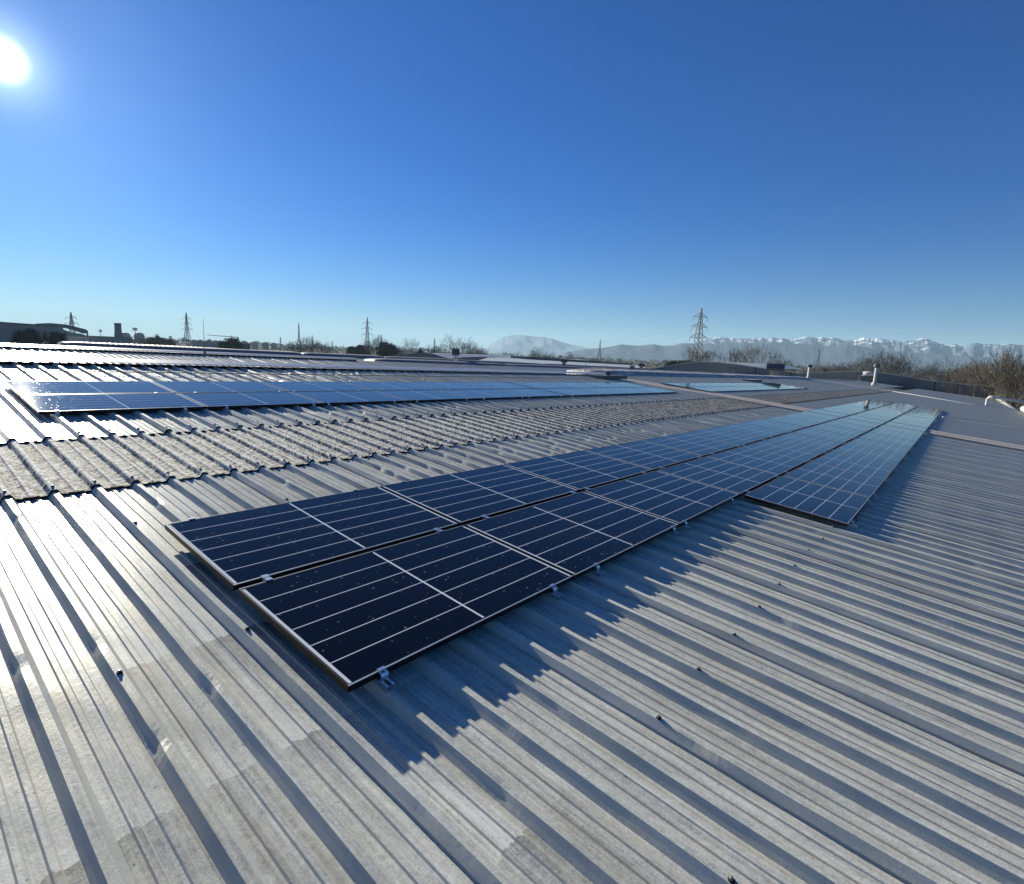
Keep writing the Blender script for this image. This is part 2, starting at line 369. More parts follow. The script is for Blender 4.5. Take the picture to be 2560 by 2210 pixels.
# back slope, next bays
field('roof_slope', BLD, IA, ID, 8.42, 16.3, 0, M['roof_far'], False, 8)
r2 = field('roof_slope', BLD, IA, 120, 16.4, 24.4, 0, M['roof_far'], True, 1.); field('roof_slope', BLD, 119, ID, 16.4, 24.4, 0, M['roof_far'], False, 4)
field('roof_slope', BLD, IA, ID, 24.6, 32.4, 0, M['roof_far'], False, 8)
xs_i = 2
r3 = field('roof_slope', BLD, IA, ID, 32.5, 40.5, 0, M['roof_far'], False, 4)
# finer ribs of the third bay: a second sheet ribbed between the first ribs
def ridge_cap(x0, x1, y, wdt=.2, up=.125):
    b = MB(); x = x0; n = 0
    while x < x1 - .01:
        xe = min(x1, x + 3.0); e = .004 * (n % 2)
        prof = [(y - wdt, up - .012 + e), (y - wdt, up + e), (y - .02, up + .028 + e), (y + .02, up + .028 + e), (y + wdt, up + e), (y + wdt, up - .012 + e)]
        P = [(x, py_, float(zv(x, y)) + hh - S * abs(py_ - y)) for py_, hh in prof]
        Q = [(xe, py_, float(zv(xe, y)) + hh - S * abs(py_ - y)) for py_, hh in prof]
        k = len(P); b.add(P + Q, [(i, (i + 1) % k, k + (i + 1) % k, k + i) for i in range(k)] + [tuple(range(k)), tuple(range(2 * k - 1, k - 1, -1))])
        x = xe; n += 1
    return b.build('ridge_cap', M['ridge'], BLD)
ridge_cap(-5, 20.2, 8.4, .34, .13); ridge_cap(-5, 18.4, 24.5, .25, .16); ridge_cap(62, 100, 8.4)
# dark foam in the rib ends under the caps
for y, x1 in ((8.16, 20.2), (24.34, 18.4)):
    b = MB()
    for x in np.arange(-5, x1, 2.):
        xe = min(x + 2., x1); a0 = float(zv(x, y)); a1 = float(zv(xe, y))
        b.add([(x, y, a0), (xe, y, a1), (xe, y, a1 + .085), (x, y, a0 + .085)], [(0, 1, 2, 3)])
    b.build('ridge_closure', M['seal'], BLD)
# expansion cover across the slope (two folded halves)
b = MB()
xa, xb = 19.93, 21.42; mid = 20.66
for (p, q, up) in ((xa, mid - .035, .062), (mid + .035, xb, .066)):
    for (y0, y1) in ((-7.72, 2.0), (2.0, 8.9)):
        z = lambda x, y, h: float((.82 - S * abs(y - 8.4)) if y < 8.4 else .82 - .03 * (y - 8.4)) + SU * x - .105 + h
        c = (p + q) / 2
        P = [(p, y0, z(p, y0, 0)), (p, y0, z(p, y0, up)), (c, y0, z(c, y0, up + .022)), (q, y0, z(q, y0, up)), (q, y0, z(q, y0, 0))]
        Q = [(p, y1, z(p, y1, 0)), (p, y1, z(p, y1, up)), (c, y1, z(c, y1, up + .022)), (q, y1, z(q, y1, up)), (q, y1, z(q, y1, 0))]
        b.add(P + Q, [(i, i + 1, 6 + i, 5 + i) for i in range(4)] + [(0, 1, 2, 3, 4), (9, 8, 7, 6, 5)])
cv = b.build('expansion_cover', M['cover'], BLD); tag(cv, 'pale folded cover strips running up the slope between two roof sections')
b = MB(); b.add([(mid - .04, -7.7, float(zv(mid, -7.7)) + .02), (mid + .04, -7.7, float(zv(mid, -7.7)) + .02), (mid + .04, 8.4, float(zv(mid, 8.4)) + .02), (mid - .04, 8.4, float(zv(mid, 8.4)) + .02)], [(0, 1, 2, 3)])
b.build('cover_groove', M['seal'], BLD)
# ridge skylights: curb + rounded translucent top
def monitor(x0, x1, y, w, base, top, dome, name='ridge_skylight', crenel=False):
    """curb walls from the roof up, domed sheet on top"""
    b = MB(); zz = lambda x: float(zv(x, RIDGES[0])) + .105 - .82      # longitudinal fall only
    n = 6
    hw = w / 2
    prof = [(-hw - .05, base), (-hw, base + .12), (-hw + .05, top - .20)]
    P = [(-hw - .06, base - .3), (-hw - .02, base + .05), (-hw + .08, top - .22), (hw - .08, top - .22), (hw + .02, base + .05), (hw + .06, base - .3)]
    A = [(x0, y + a, zz(x0) + h) for a, h in P]; B = [(x1, y + a, zz(x1) + h) for a, h in P]; k = len(P)
    b.add(A + B, [(i, (i + 1) % k, k + (i + 1) % k, k + i) for i in range(k)] + [tuple(range(k)), tuple(range(2 * k - 1, k - 1, -1))])
    o = b.build(name, M['curb'], BLD)
    d = MB(); nx = max(2, int((x1 - x0) / (.16 if crenel else .5))); na = 9; vs = []
    for i in range(nx + 1):
        x = x0 - .12 + (x1 - x0 + .24) * i / nx
        wob = (.035 if crenel else .012) * math.sin(i * (3.1 if crenel else 2.1))
        edge = max(0., 1 - min(i, nx - i) / (nx * .03 + 1)) * .06
        for j in range(na + 1):
            a = math.pi * j / na
            vs.append((x, y - (hw + .14) * math.cos(a), zz(x) + top - .22 - edge + (.22 * math.sin(a) ** .6 if 0 < j < na else -.05) + wob * (j / na * (1 - j / na) * 2 + .5)))
    fs = [(i * (na + 1) + j, (i + 1) * (na + 1) + j, (i + 1) * (na + 1) + j + 1, i * (na + 1) + j + 1) for i in range(nx) for j in range(na)]
    fs += [tuple(range(na + 1)), tuple((nx * (na + 1) + j) for j in range(na, -1, -1))]
    d.add(vs, fs); dd = d.build('skylight_dome', dome, o, True)
    return o
for x0, x1 in ((20.9, 38.0), (38.9, 50.5), (51.4, 64)): monitor(x0, x1, 9.6, 1.9, .60, 1.02, M['dome'])
for x0, x1 in ((20.6, 33.5), (34.2, 47), (47.8, 62), (63, 98)): monitor(x0, x1, 25.6, 1.7, .62, .93, M['curb'], crenel=True)
for x0, x1 in ((7.5, 24), (24.6, 33), (33.6, 60), (61, 98)): monitor(x0, x1, 41.4, 1.6, .72, 1.02, M['curb'], crenel=True)
# eaves wall, gutter edge
GZ = -10
b = MB(); b.box((-6, -7.62, GZ), (100, -7.4, -1.75)); b.build('outer_wall', M['wall'], BLD)
b = MB(); b.box((-6.2, -7.4, GZ), (-5.95, 48, -.9)); b.build('outer_wall', M['wall'], BLD)
# parapets on the far gable, X = 100 m
def parapet(poly, low, X=100., th=.35):
    b = MB(); P = [(X, y, z) for y, z in poly] + [(X, poly[-1][0], low), (X, poly[0][0], low)]
    b.prism(P, (th, 0, 0)); o = b.build('parapet_wall', M['parapet'], BLD)
    c = MB()
    for (ya, za), (yb, zb) in zip(poly[:-1], poly[1:]):
        c.prism([(X - .05, ya, za + .003), (X - .05, yb, zb + .003), (X - .05, yb, zb + .07), (X - .05, ya, za + .07)], (th + .1, 0, 0))
    c.build('coping', M['ridge'], o)
    for y in (poly[0][0] + .9, poly[0][0] + 6.5):
        s = MB(); zt = float(np.interp(y, [p[0] for p in poly], [p[1] for p in poly]))
        s.box((X - .03, y - .05, zt - 1.5), (X - .002, y + .05, zt)); s.build('joint', M['seal'], o)
    return o
parapet([(-7.2, -.68), (-3.6, -.45), (-.3, -.22), (2.8, .22), (6.3, .68), (8.9, .74), (12, .48), (15.7, .1), (17.5, -.1)], -10)
parapet([(17.5, .0), (22, .42), (26, .85), (29.8, 1.12), (33.4, 1.2), (36.2, .9), (39, .35), (42, -.3), (45.1, -.89)], -10)

# screws on the rib crowns: part of the roof
def screw_mb():
    b = MB(); b.lathe([(.012, 0), (.0125, .003), (.009, .0055)], n=10, m=1); b.lathe([(.0075, .005), (.0075, .010), (.005, .014)], n=6, m=0); return b
proto = None; rest = MB(); cnt = 0
spots = [(C0 + PT * (3 + 2 * i), -3.10, 0) for i in range(0, 12)] + [(-.63, -1.38, 0), (-.09, -1.38, 0), (.57, -3.61, 0), (-.09, .26, 0), (.94, .22, 0)]
spots += [(C0 + PT * i, 1.25, 1) for i in range(-3, 36)] + [(C0 + PT * i, 2.93, 2) for i in range(-1, 36)]
spots += [(C0 + PT * i, 1.25, 1) for i in range(36, 73)] + [(C0 + PT * i, 2.93, 2) for i in range(36, 73)]
spots += [(C0 + PT * (2 * i + 1), 7.6, 2) for i in range(0, 30)] + [(C0 + PT * (3 + 2 * i), -3.10, 0) for i in range(12, 30)] + [(C0 + PT * (2 * i + 1), -6.1, 0) for i in range(0, 30)]
for x, y, lv in spots:
    x = C0 + PT * round((x - C0) / PT)
    h = {0: .0405, 1: .0555, 2: .0685}[lv]
    if lv == 0 and round((x - C0) / PT) % 4 == 3: h += .0025
    z = float(zv(x, y)) + h; x += rng.uniform(-.006, .006); y += rng.uniform(-.015, .015)
    if cnt < 99:
        if proto is None: o = proto = screw_mb().build('screw', [M['steel'], M['rubber']], BLD)
        else: o = proto.copy(); COL.objects.link(o); o.parent = BLD
        o.location = (x, y, z); o.rotation_euler = (rng.uniform(-.12, .12), rng.uniform(-.12, .12), rng.uniform(0, 6)); cnt += 1
    else:
        rest.lathe([(.012, 0), (.0125, .003), (.009, .0055)], (x, y, z), 8, 1); rest.lathe([(.0075, .005), (.0075, .010), (.005, .014)], (x, y, z), 6, 0)
tag(rest.build('screw', [M['steel'], M['rubber']], BLD), kind='stuff')

# ------------------------------------------------------------------ solar panels
ANG_S, ANG_U = math.atan(S), math.atan(SU)
ex = Vector((1, 0, SU)).normalized(); ey0 = Vector((0, 1, S)); ez = ex.cross(ey0).normalized(); ey = ez.cross(ex)
BAS = Matrix((ex, ey, ez)).transposed().to_4x4()
def on_plane(x, y, h=0.):
    """matrix at glass-plane point (x, y), raised h along the normal"""
    p = Vector((x, y, S * y + SU * x)) + ez * h
    return Matrix.Translation(p) @ BAS
def make_panel():
    T = .035
    root = empty('solar_panel')
    b = MB(); w = .011
    for a, c in (((0, 0, -T), (LP, w, 0)), ((0, WP - w, -T), (LP, WP, 0)), ((0, w, -T), (w, WP - w, 0)), ((LP - w, w, -T), (LP, WP - w, 0))): b.box(a, c, 0)
    # lower flange
    for a, c in (((w, w, -T), (LP - w, .035, -T + .002)), ((w, WP - .035, -T), (LP - w, WP - w, -T + .002))): b.box(a, c, 0)
    fr = b.build('frame', [M['frame']], root)
    e = MB(); e.box((.001, -.0012, -.0035), (LP - .001, .0045, .0008)); e.build('edge_glint', M['edge'], fr)  # pale strip painted along the long edge for light on the chamfer
    e = MB(); e.box((.001, WP - .0035, -.0035), (LP - .001, WP + .001, .0008)); e.build('edge_glint', M['edge'], fr)
    g = MB(); g.add([(w, w, -.0015), (LP - w, w, -.0015), (LP - w, WP - w, -.0015), (w, WP - w, -.0015)], [(0, 1, 2, 3)]); g.build('glass', M['solar'], root)
    k = MB(); k.add([(w, w, -.006), (w, WP - w, -.006), (LP - w, WP - w, -.006), (LP - w, w, -.006)], [(0, 1, 2, 3)]); k.box((.8, WP - .14, -.024), (.96, WP - .08, -.0065)); k.build('backsheet', M['rubber'], root)
    return root
ORD = ['zeroth', 'first', 'second', 'third', 'fourth', 'fifth', 'sixth', 'seventh', 'eighth', 'ninth', 'tenth', 'eleventh', 'twelfth', 'thirteenth', 'fourteenth',
       'fifteenth', 'sixteenth', 'seventeenth', 'eighteenth', 'nineteenth', 'twentieth', 'twenty-first']
PU, PV = LP + .0162, WP + .054
def xk(k): return PU * k + (.05 if k >= 11 else 0) + (.06 if k >= 12 else 0) + (.05 if k >= 15 else 0) + (.05 if k >= 18 else 0)
def xk2(k): return .015 + PU * k + (.07 if k >= 6 else 0)
def xk3(k): return 20.95 + PU * k + (.06 if k >= 5 else 0)
panels = []
for row, k0, nm in ((0, 0, 'top'), (1, 0, 'middle'), (2, 3, 'lowest')):
    for k in range(k0, 21):
        jn = rng.uniform(-.0012, .0012)
        panels.append((xk(k), -(row * PV) - WP, jn, '%s solar panel along the %s row of the large foreground array' % (ORD[k - k0 + 1], nm), 'solar panels of the foreground array'))
Y2 = 5.9974
for row, nm in ((0, 'upper'), (1, 'lower')):
    for k in range(10):
        panels.append((xk2(k), Y2 - row * PV - WP, 0, '%s panel from the left, %s row of the bluish array behind the speckled strip' % (ORD[k + 1], nm), 'solar panels of the array behind'))
    for k in range(10):
        panels.append((xk3(k), Y2 - .1 - row * PV - WP, 0, '%s panel from the left, %s row of the distant array past the cover strip' % (ORD[k + 1], nm), 'solar panels of the distant array'))
pp = make_panel()
for i, (x, y, jn, lab, grp) in enumerate(panels):
    o = pp if i == 0 else copy_tree(pp)
    o.matrix_world = on_plane(x, y, jn); tag(o, lab, 'solar panel', grp)

# ------------------------------------------------------------------ clamps
def rib_near(x): return C0 + PT * round((x - C0) / PT)
def foot_mb(b, y0, y1):
    # short rail riveted on the rib crown (heights are below the glass plane)
    b.box((-.022, y0, -.066), (-.018, y1, -.040), 0); b.box((.018, y0, -.066), (.022, y1, -.040), 0); b.box((-.018, y0, -.066), (.018, y1, -.0625), 0)
    b.box((-.022, y0, -.041), (-.010, y1, -.037), 0); b.box((.010, y0, -.041), (.022, y1, -.037), 0)
def end_clamp(detailed=True):
    root = empty('end_clamp') if detailed else None
    b = MB(); foot_mb(b, -.075, .06)
    c = MB()
    pts = [(.010, .0035), (-.004, .0035), (-.006, -.006), (-.020, -.008), (-.0245, -.018), (-.024, -.030), (-.016, -.038), (-.016, -.041), (-.028, -.040), (-.030, -.030), (-.0295, -.014), (-.022, -.003), (-.009, -.001), (-.0075, .0065), (.010, .0065)]
    c.prism([(-.02, y, z) for y, z in pts], (.04, 0, 0))
    d = MB(); d.lathe([(.007, -.066), (.007, -.050), (.004, -.049), (.004, -.036)], (0, -.045, 0), 6); d.lathe([(.006, -.004), (.006, .001)], (0, -.014, 0), 6)
    if detailed:
        b.build('mounting_rail', M['alu'], root); c.build('bracket', M['alu'], root); d.build('bolt', M['steel'], root); return root
    for q in (c, d): b.add(q.v, q.f)
    return b.build('end_clamp', M['alu'])
def mid_clamp(detailed=True):
    g = .054
    root = empty('middle_clamp') if detailed else None
    b = MB(); foot_mb(b, -.09, g + .06)
    c = MB(); c.prism([(-.02, y, z) for y, z in [(-.009, .003), (.016, .003), (.018, -.012), (.036, -.012), (.038, .003), (g + .009, .003), (g + .009, .0065), (.034, .0065), (.033, -.008), (.021, -.008), (.020, .0065), (-.009, .0065)]], (.04, 0, 0))
    d = MB(); d.lathe([(.0065, -.008), (.0065, .002), (.004, .003)], (0, g / 2, 0), 6); d.tube((0, g / 2, -.06), (0, g / 2, -.01), .004)
    if detailed:
        b.build('mounting_rail', M['alu'], root); c.build('bracket', M['alu'], root); d.build('bolt', M['steel'], root); return root
    for q in (c, d): b.add(q.v, q.f)
    return b.build('middle_clamp', M['alu'])
EC, ES, MC, MS = end_clamp(), end_clamp(False), mid_clamp(), mid_clamp(False)
used = set()
def place(kind, x, y, flip, label, group, near):
    src = {('e', 1): EC, ('e', 0): ES, ('m', 1): MC, ('m', 0): MS}[(kind, int(near))]
    o = src if src.name not in used else copy_tree(src)
    used.add(src.name); Mx = on_plane(rib_near(x), y)
    if flip: Mx = Mx @ Matrix.Rotation(math.pi, 4, 'Z')
    o.matrix_world = Mx; tag(o, label, 'panel clamp', group)
def two(x0): return ((x0 + .2, 'nearer'), (x0 + LP - .24, 'farther'))
for k in range(21):
    near = k < 5
    for x, w in two(xk(k)):
        place('e', x, 0, True, '%s clamp pair on the far edge of the foreground array, %s clamp' % (ORD[k + 1], w), 'clamps along the far edge of the foreground array', near)
        place('m', x, -WP - .054, False, 'silver clamp between top and middle rows at the %s foreground panel, %s one' % (ORD[k + 1], w), 'clamps in the gaps of the foreground array', near)
        if k < 3: place('e', x, -WP - PV, False, 'shiny bracket below the %s middle-row foreground panel, %s one of two' % (ORD[k + 1], w), 'brackets along the lower edge of the foreground array', near)
        else:
            place('m', x, -WP - PV - .054, False, 'silver clamp between middle row and %s lowest-row foreground panel, %s one' % (ORD[k - 2], w), 'clamps in the gaps of the foreground array', near)
            place('e', x, -WP - 2 * PV, False, 'shiny bracket below the %s lowest-row foreground panel, %s one of two' % (ORD[k - 2], w), 'brackets along the lower edge of the foreground array', near)
for fx, yo, nm in ((xk2, 0, 'bluish array behind'), (xk3, -.1, 'distant pale array')):
    for k in range(10):
        for x, w in two(fx(k)):
            place('e', x, Y2 + yo - PV - WP, False, 'bracket below the %s lower-row panel of the %s, %s one' % (ORD[k + 1], nm, w), 'brackets along the %s' % nm, False)
            place('m', x, Y2 + yo - WP - .054, False, 'clamp between the rows at the %s panel of the %s, %s one' % (ORD[k + 1], nm, w), 'clamps inside the %s' % nm, False)
            if fx is xk2: place('e', x, Y2, True, 'clamp on the far edge of the %s panel of the %s, %s one' % (ORD[k + 1], nm, w), 'clamps on the far edge of the %s' % nm, False)

# ------------------------------------------------------------------ things on the roofs
def tube_path(b, pts, r, n=8, m=0):
    for p, q in zip(pts[:-1], pts[1:]): b.tube(p, q, r, r, n, m)
    return b
def rz(x, y): return float(zv(x, y))
# cables / conductors lying across the roof
b = MB(); q = [on_plane(xk(3) + .35 + .05 * i, -WP - 2 * PV + .02 - .05 * math.sin(i * .45), -.045 - .035 * math.sin(i * .45)).translation for i in range(8)]
tube_path(b, [tuple(p) for p in q], .004, 6); tag(b.build('cable', M['rubber']), 'black cable loop hanging under the near end of the lowest foreground row', 'cable')
b = MB(); q = [on_plane(.9 + .06 * i, -WP - PV + .05 - .02 * math.sin(i * .6), -.042 - .02 * math.sin(i * .52)).translation for i in range(7)]
tube_path(b, [tuple(p) for p in q], .004, 6); tag(b.build('cable', M['rubber']), 'black cable loop under the lower edge of the nearest foreground panel', 'cable')
b = MB(); tube_path(b, [(x, 7.12 + .05 * math.sin(x * .7) - .03 * x * .3, rz(x, 7.1) + .085) for x in np.arange(.3, 19.6, .8)], .008, 5)
tag(b.build('cable', M['wire']), 'thin dark cable strung along the ribs just below the roof ridge', 'cable')
b = MB(); tube_path(b, [(30.3 + (3.3 + y) * -.55, y, rz(31, y) + .09) for y in np.arange(-3.4, -7.6, -.6)], .035, 6)
tag(b.build('conduit', M['rod']), 'pale straight conduit on the roof beside the far end of the foreground array', 'conduit')
b = MB(); ys = np.arange(8.2, -5.6, -1.); tube_path(b, [(64.2 - (8.4 - y) * .12 - (max(0, 1.5 - y)) ** 1.2 * .42, y, rz(62, y) - .03 + .07 + (62 - 64) * 0) for y in ys] + [(59.75, -5.55, rz(59.75, -5.55) + .08)], .05, 6)
tag(b.build('conduit', M['rod']), 'long pale conduit running down the far roof to the white standpipe', 'conduit')
# white standpipe with elbow over the eaves
b = MB(); x, y = 59.75, -5.6; z = rz(x, y)
P = [(x, y, z), (x, y, z + .62), (x - .05, y - .12, z + .80), (x - .2, y - .3, z + .82)]
tube_path(b, P, .13, 10); b.lathe([(.2, -.02), (.2, .06), (.14, .1)], (x, y, z), 12)
r0 = empty('standpipe', loc=(0, 0, 0)); tag(r0, 'short white standpipe with an elbow near the far roof corner', 'pipe')
b.build('riser', M['white'], r0)
b = MB(); tube_path(b, [(x - .2, y - .3, z + .82), (x + .4, -8.0, z + .55), (x + .4, -8.05, z - 1.5)], .10, 10); b.build('overflow_arm', M['white'], r0)
b = MB(); b.lathe([(.17, 0), (.19, .04), (.19, .16), (.1, .2)], (x - .08, y - .2, z + .74), 12); b.build('cap', M['white'], r0)
# big insulated duct on the eaves
r0 = empty('eaves_duct', loc=(0, 0, 0)); tag(r0, 'thick white insulated duct with dark straps along the right roof edge', 'duct')
b = MB(); tube_path(b, [(57.8, -7.75, rz(57.8, -7.7) + .30), (50, -7.78, rz(50, -7.7) + .30), (40, -7.8, rz(40, -7.7) + .30), (28, -7.82, rz(28, -7.7) + .3)], .24, 14); b.build('duct_jacket', M['white'], r0, True)
for x in np.arange(30, 57.5, 3.1):
    b = MB(); b.tube((x, -7.79, rz(x, -7.7) + .3), (x + .12, -7.79, rz(x, -7.7) + .3), .255, .255, 14); b.box((x, -7.9, rz(x, -7.7) - .1), (x + .12, -7.68, rz(x, -7.7) + .06)); b.build('strap', M['seal'], r0)
# stove-pipe vents with dark cowls
def flue(px, pyb, pyt, D, label):
    base = at(px, pyb, D); top = at(px, pyt, D); h = top[2] - base[2]
    rr = empty('flue_pipe', loc=tuple(base)); tag(rr, label, 'vent pipe', 'flue pipes on the far roof')
    r_ = .15 * D / 70
    b = MB(); b.lathe([(r_ * 1.7, -.3), (r_ * 1.7, .02), (r_, .1), (r_, h * .80)], n=14); b.build('pipe', M['white'], rr, True)
    b = MB(); b.lathe([(r_ * .95, h * .78), (r_ * 1.9, h * .84), (r_ * 2.0, h * .93), (r_ * 1.1, h * .99), (r_ * .3, h)], n=14); b.build('cowl', M['dark'], rr, True)
flue(2021, 944, 911, 66, 'white flue pipe with dark cowl beside the end of the ridge skylight')
flue(2186, 958, 909, 69, 'taller white flue pipe with dark cowl before the far parapet')
# dark lamp on a stand by the parapet
def spot(px, pyb, pyt, D, label):
    base = at(px, pyb, D); h = at(px, pyt, D)[2] - base[2]
    rr = empty('floodlight', loc=tuple(base)); tag(rr, label, 'floodlight', 'floodlights by the parapets')
    b = MB(); b.tube((0, 0, -.2), (0, 0, h * .75), .04); b.build('stand', M['dark'], rr)
    b = MB(); b.prism([(-.05, -.45, h * .75), (-.05, .45, h * .75), (-.05, .3, h * 1.0), (-.05, -.3, h * 1.0)], (.25, 0, .03)); b.build('lamp_head', M['dark'], rr)
spot(2147, 952, 931, 92, 'dark floodlight on a thin stand before the far parapet crest')
spot(1833, 936, 917, 95, 'dark floodlight before the second arched parapet')
# domed rooflight at the parapet
c = at(2172, 931, 101); b = MB(); b.lathe([(.85, -.4), (.85, 0), (.75, .12), (.5, .22), (.25, .27), (.02, .29)], tuple(c - np.array([0, 0, .1])), 20)
tag(b.build('rooflight_dome', M['white'], None, True), 'low white rooflight dome peeking over the far parapet crest', 'rooflight')
# hooded exhaust on its base
def exhaust(px, pyb, pyt, D, wpx, label, white_base=True):
    base = at(px, pyb, D); h = at(px, pyt, D)[2] - base[2]; w = wpx / F * D / 2
    rr = empty('roof_exhaust', loc=tuple(base)); rr.rotation_euler = (0, 0, az_of(px)); tag(rr, label, 'roof exhaust', 'exhaust hoods on the roofs')
    b = MB(); b.box((-w * .55, -w * .55, -.3), (w * .55, w * .55, h * .42)); b.box((-w * .62, -w * .62, h * .40), (w * .62, w * .62, h * .44)); b.build('base', M['white'] if white_base else M['bld_mid'], rr)
    b = MB(); z0, z1 = h * .46, h
    b.prism([(-w, -w, z0), (w, -w, z0), (w * 1.0, -w, z0 + (z1 - z0) * .3), (w * .7, -w, z1), (-w * .7, -w, z1), (-w, -w, z0 + (z1 - z0) * .3)], (0, 2 * w, 0)); b.build('hood', M['dark'], rr)
    b = MB(); 
    for zz in (.55, .65, .75): b.box((-w * 1.03, -w * .9, h * zz), (-w * 1.005, w * .9, h * zz + .02))
    b.box((-w * .6, -w * .02, h * .1), (-w * .56, w * .02, h * .4)); b.build('grille', M['seal'], rr)
exhaust(1139, 903, 871, 44, 19, 'dark hooded roof exhaust on a white base behind the bluish array')
exhaust(1936, 941, 909, 62, 36, 'wide dark exhaust hood beside the ridge skylight', False)
exhaust(1410, 911, 899, 80, 16, 'small dark exhaust box on the grey roof in the middle distance', False)
exhaust(1603, 921, 910, 88, 14, 'tiny exhaust box at the right end of the grey roof', False)
# orange-brown box with white cap by the skylight
c = at(1580, 925, 60); rr = empty('roof_cabinet', loc=tuple(c)); rr.rotation_euler = (0, 0, az_of(1580)); tag(rr, 'small rust red cabinet standing on the roof near the skylight', 'cabinet')
b = MB(); b.box((-.2, -.25, -.1), (.2, .25, .42)); b.build('case', mat('rust_red', (.22, .06, .04), .6), rr)
b = MB(); b.box((-.24, -.3, .421), (.24, .3, .46)); b.box((-.215, -.2, .05), (-.202, .2, .36)); b.build('lid', M['dark'], rr)
# low hatch near the cover strip
c = (19.0, 7.35); zc = rz(*c); rr = empty('roof_hatch', loc=(c[0], c[1], zc)); tag(rr, 'flat dark roof hatch with a small stub beside the tan cover strip', 'roof hatch')
b = MB(); b.box((-1.0, -.35, .04), (1.0, .35, .16)); b.box((-1.05, -.4, .161), (1.05, .4, .185)); b.build('curb', M['dark'], rr)
b = MB(); b.lathe([(.12, .186), (.12, .30), (.16, .31), (.16, .34)], (0, .05, 0), 12); b.build('stub', M['dark'], rr)
c = (37.6, 6.9); zc = rz(*c); rr = empty('roof_hatch', loc=(c[0], c[1], zc)); tag(rr, 'low dark curb on the roof above the distant array', 'roof hatch')
b = MB(); b.box((-1.0, -.35, .04), (1.0, .35, .17)); b.build('curb', M['dark'], rr); b = MB(); b.box((-1.05, -.4, .171), (1.05, .4, .19)); b.build('lid', M['bld_mid'], rr)
# slender rods on the second bay
def rod(px, pyb, pyt, D, label, r=.012):
    base = at(px, pyb, D); h = at(px, pyt, D)[2] - base[2]
    rr = empty('lightning_rod', loc=tuple(base)); tag(rr, label, 'lightning rod', 'rods on the roofs')
    b = MB(); b.tube((0, 0, 0), (0, 0, h * .55), r * 1.6, r, 8); b.tube((0, 0, h * .55), (0, 0, h), r * .9, r * .5, 6); b.build('mast', M['lattice'], rr)
    b = MB(); b.lathe([(r * 6, -.05), (r * 6, .03), (r * 2, .12)], n=10); b.build('foot', M['lattice'], rr)
rod(512, 884, 795, 29, 'tall thin lightning rod rising from the second roof at the left')
rod(1464, 915, 903, 70, 'short thin rod on the grey roof in the middle distance', .03)
c = at(115, 867, 30); rr = empty('roof_vent', loc=tuple(c)); tag(rr, 'tiny dark vent on the bright roof at the far left', 'roof vent')
b = MB(); b.lathe([(.05, 0), (.05, .12)], n=10); b.build('pipe', M['dark'], rr); b = MB(); b.lathe([(.08, .12), (.08, .17), (.03, .2)], n=10); b.build('cap', M['dark'], rr)

# ------------------------------------------------------------------ ground and neighbouring buildings
b = MB(); R = 9000; b.add([(-R, -R, GZ), (R, -R, GZ), (R, R, GZ), (-R, R, GZ)], [(0, 1, 2, 3)]); tag(b.build('ground', M['ground']), kind='structure')
def slab(name, corners, low, m, parent):
    b = MB(); n = len(corners); T = [tuple(c) for c in corners]; Bm = [(c[0], c[1], low) for c in corners]
    b.add(T + Bm, [tuple(range(n)), tuple(range(2 * n - 1, n - 1, -1))] + [(i, n + i, n + (i + 1) % n, (i + 1) % n) for i in range(n)])
    return b.build(name, m, parent)
# broad warehouse beyond the third bay: low pitched grey roof with a dark fascia on its far side
w = empty('grey_warehouse', loc=(0, 0, 0)); tag(w, 'wide warehouse with grey pitched roof and dark fascia beyond the skylights', 'warehouse')
a1, a2, a3, a4 = at(1190, 902, 105), at(1640, 930, 118), at(1600, 914, 165), at(1225, 893, 150)
slab('roof', [a1, a2, a3, a4], GZ, M['roof_far'], w)
b = MB()
for p, q in ((at(1276, 892.5, 152), at(1582, 911, 166)),):
    d = (q - p) / np.linalg.norm(q - p); nrm = np.array([-d[1], d[0], 0]) * .5
    b.prism([p - [0, 0, .5], q - [0, 0, .5], q + [0, 0, .35], p + [0, 0, .35]], tuple(nrm))
b.build('fascia', M['bld_dark'], w)
# the arched gables further left (neighbouring vaulted hall)
w = empty('vaulted_hall', loc=(0, 0, 0)); tag(w, 'vaulted hall whose dark arched gable shows left of the roof exhaust', 'hall')
pts = [(985, 885), (1010, 886), (1040, 883.5), (1058, 881.5), (1080, 883.5), (1105, 892), (1125, 896), (1160, 893), (1215, 892), (1235, 894), (1270, 902), (1320, 910)]
X = 106.; P = []
for px, py in pts:
    d = at(px, py, 1) - CAM; t = (X - CAM[0]) / d[0]; P.append(CAM + d * t)
b = MB(); b.prism([tuple(p) for p in P] + [(X, P[-1][1], GZ), (X, P[0][1], GZ)], (.4, 0, 0)); b.build('gable_wall', M['parapet'], w)
b = MB()
for p, q in zip(P[:-1], P[1:]): b.add([tuple(p + [.4, 0, -.05]), tuple(q + [.4, 0, -.05]), tuple(q + [46, 0, .15]), tuple(p + [46, 0, .15])], [(0, 1, 2, 3)])
b.build('roof', M['roof_far'], w)
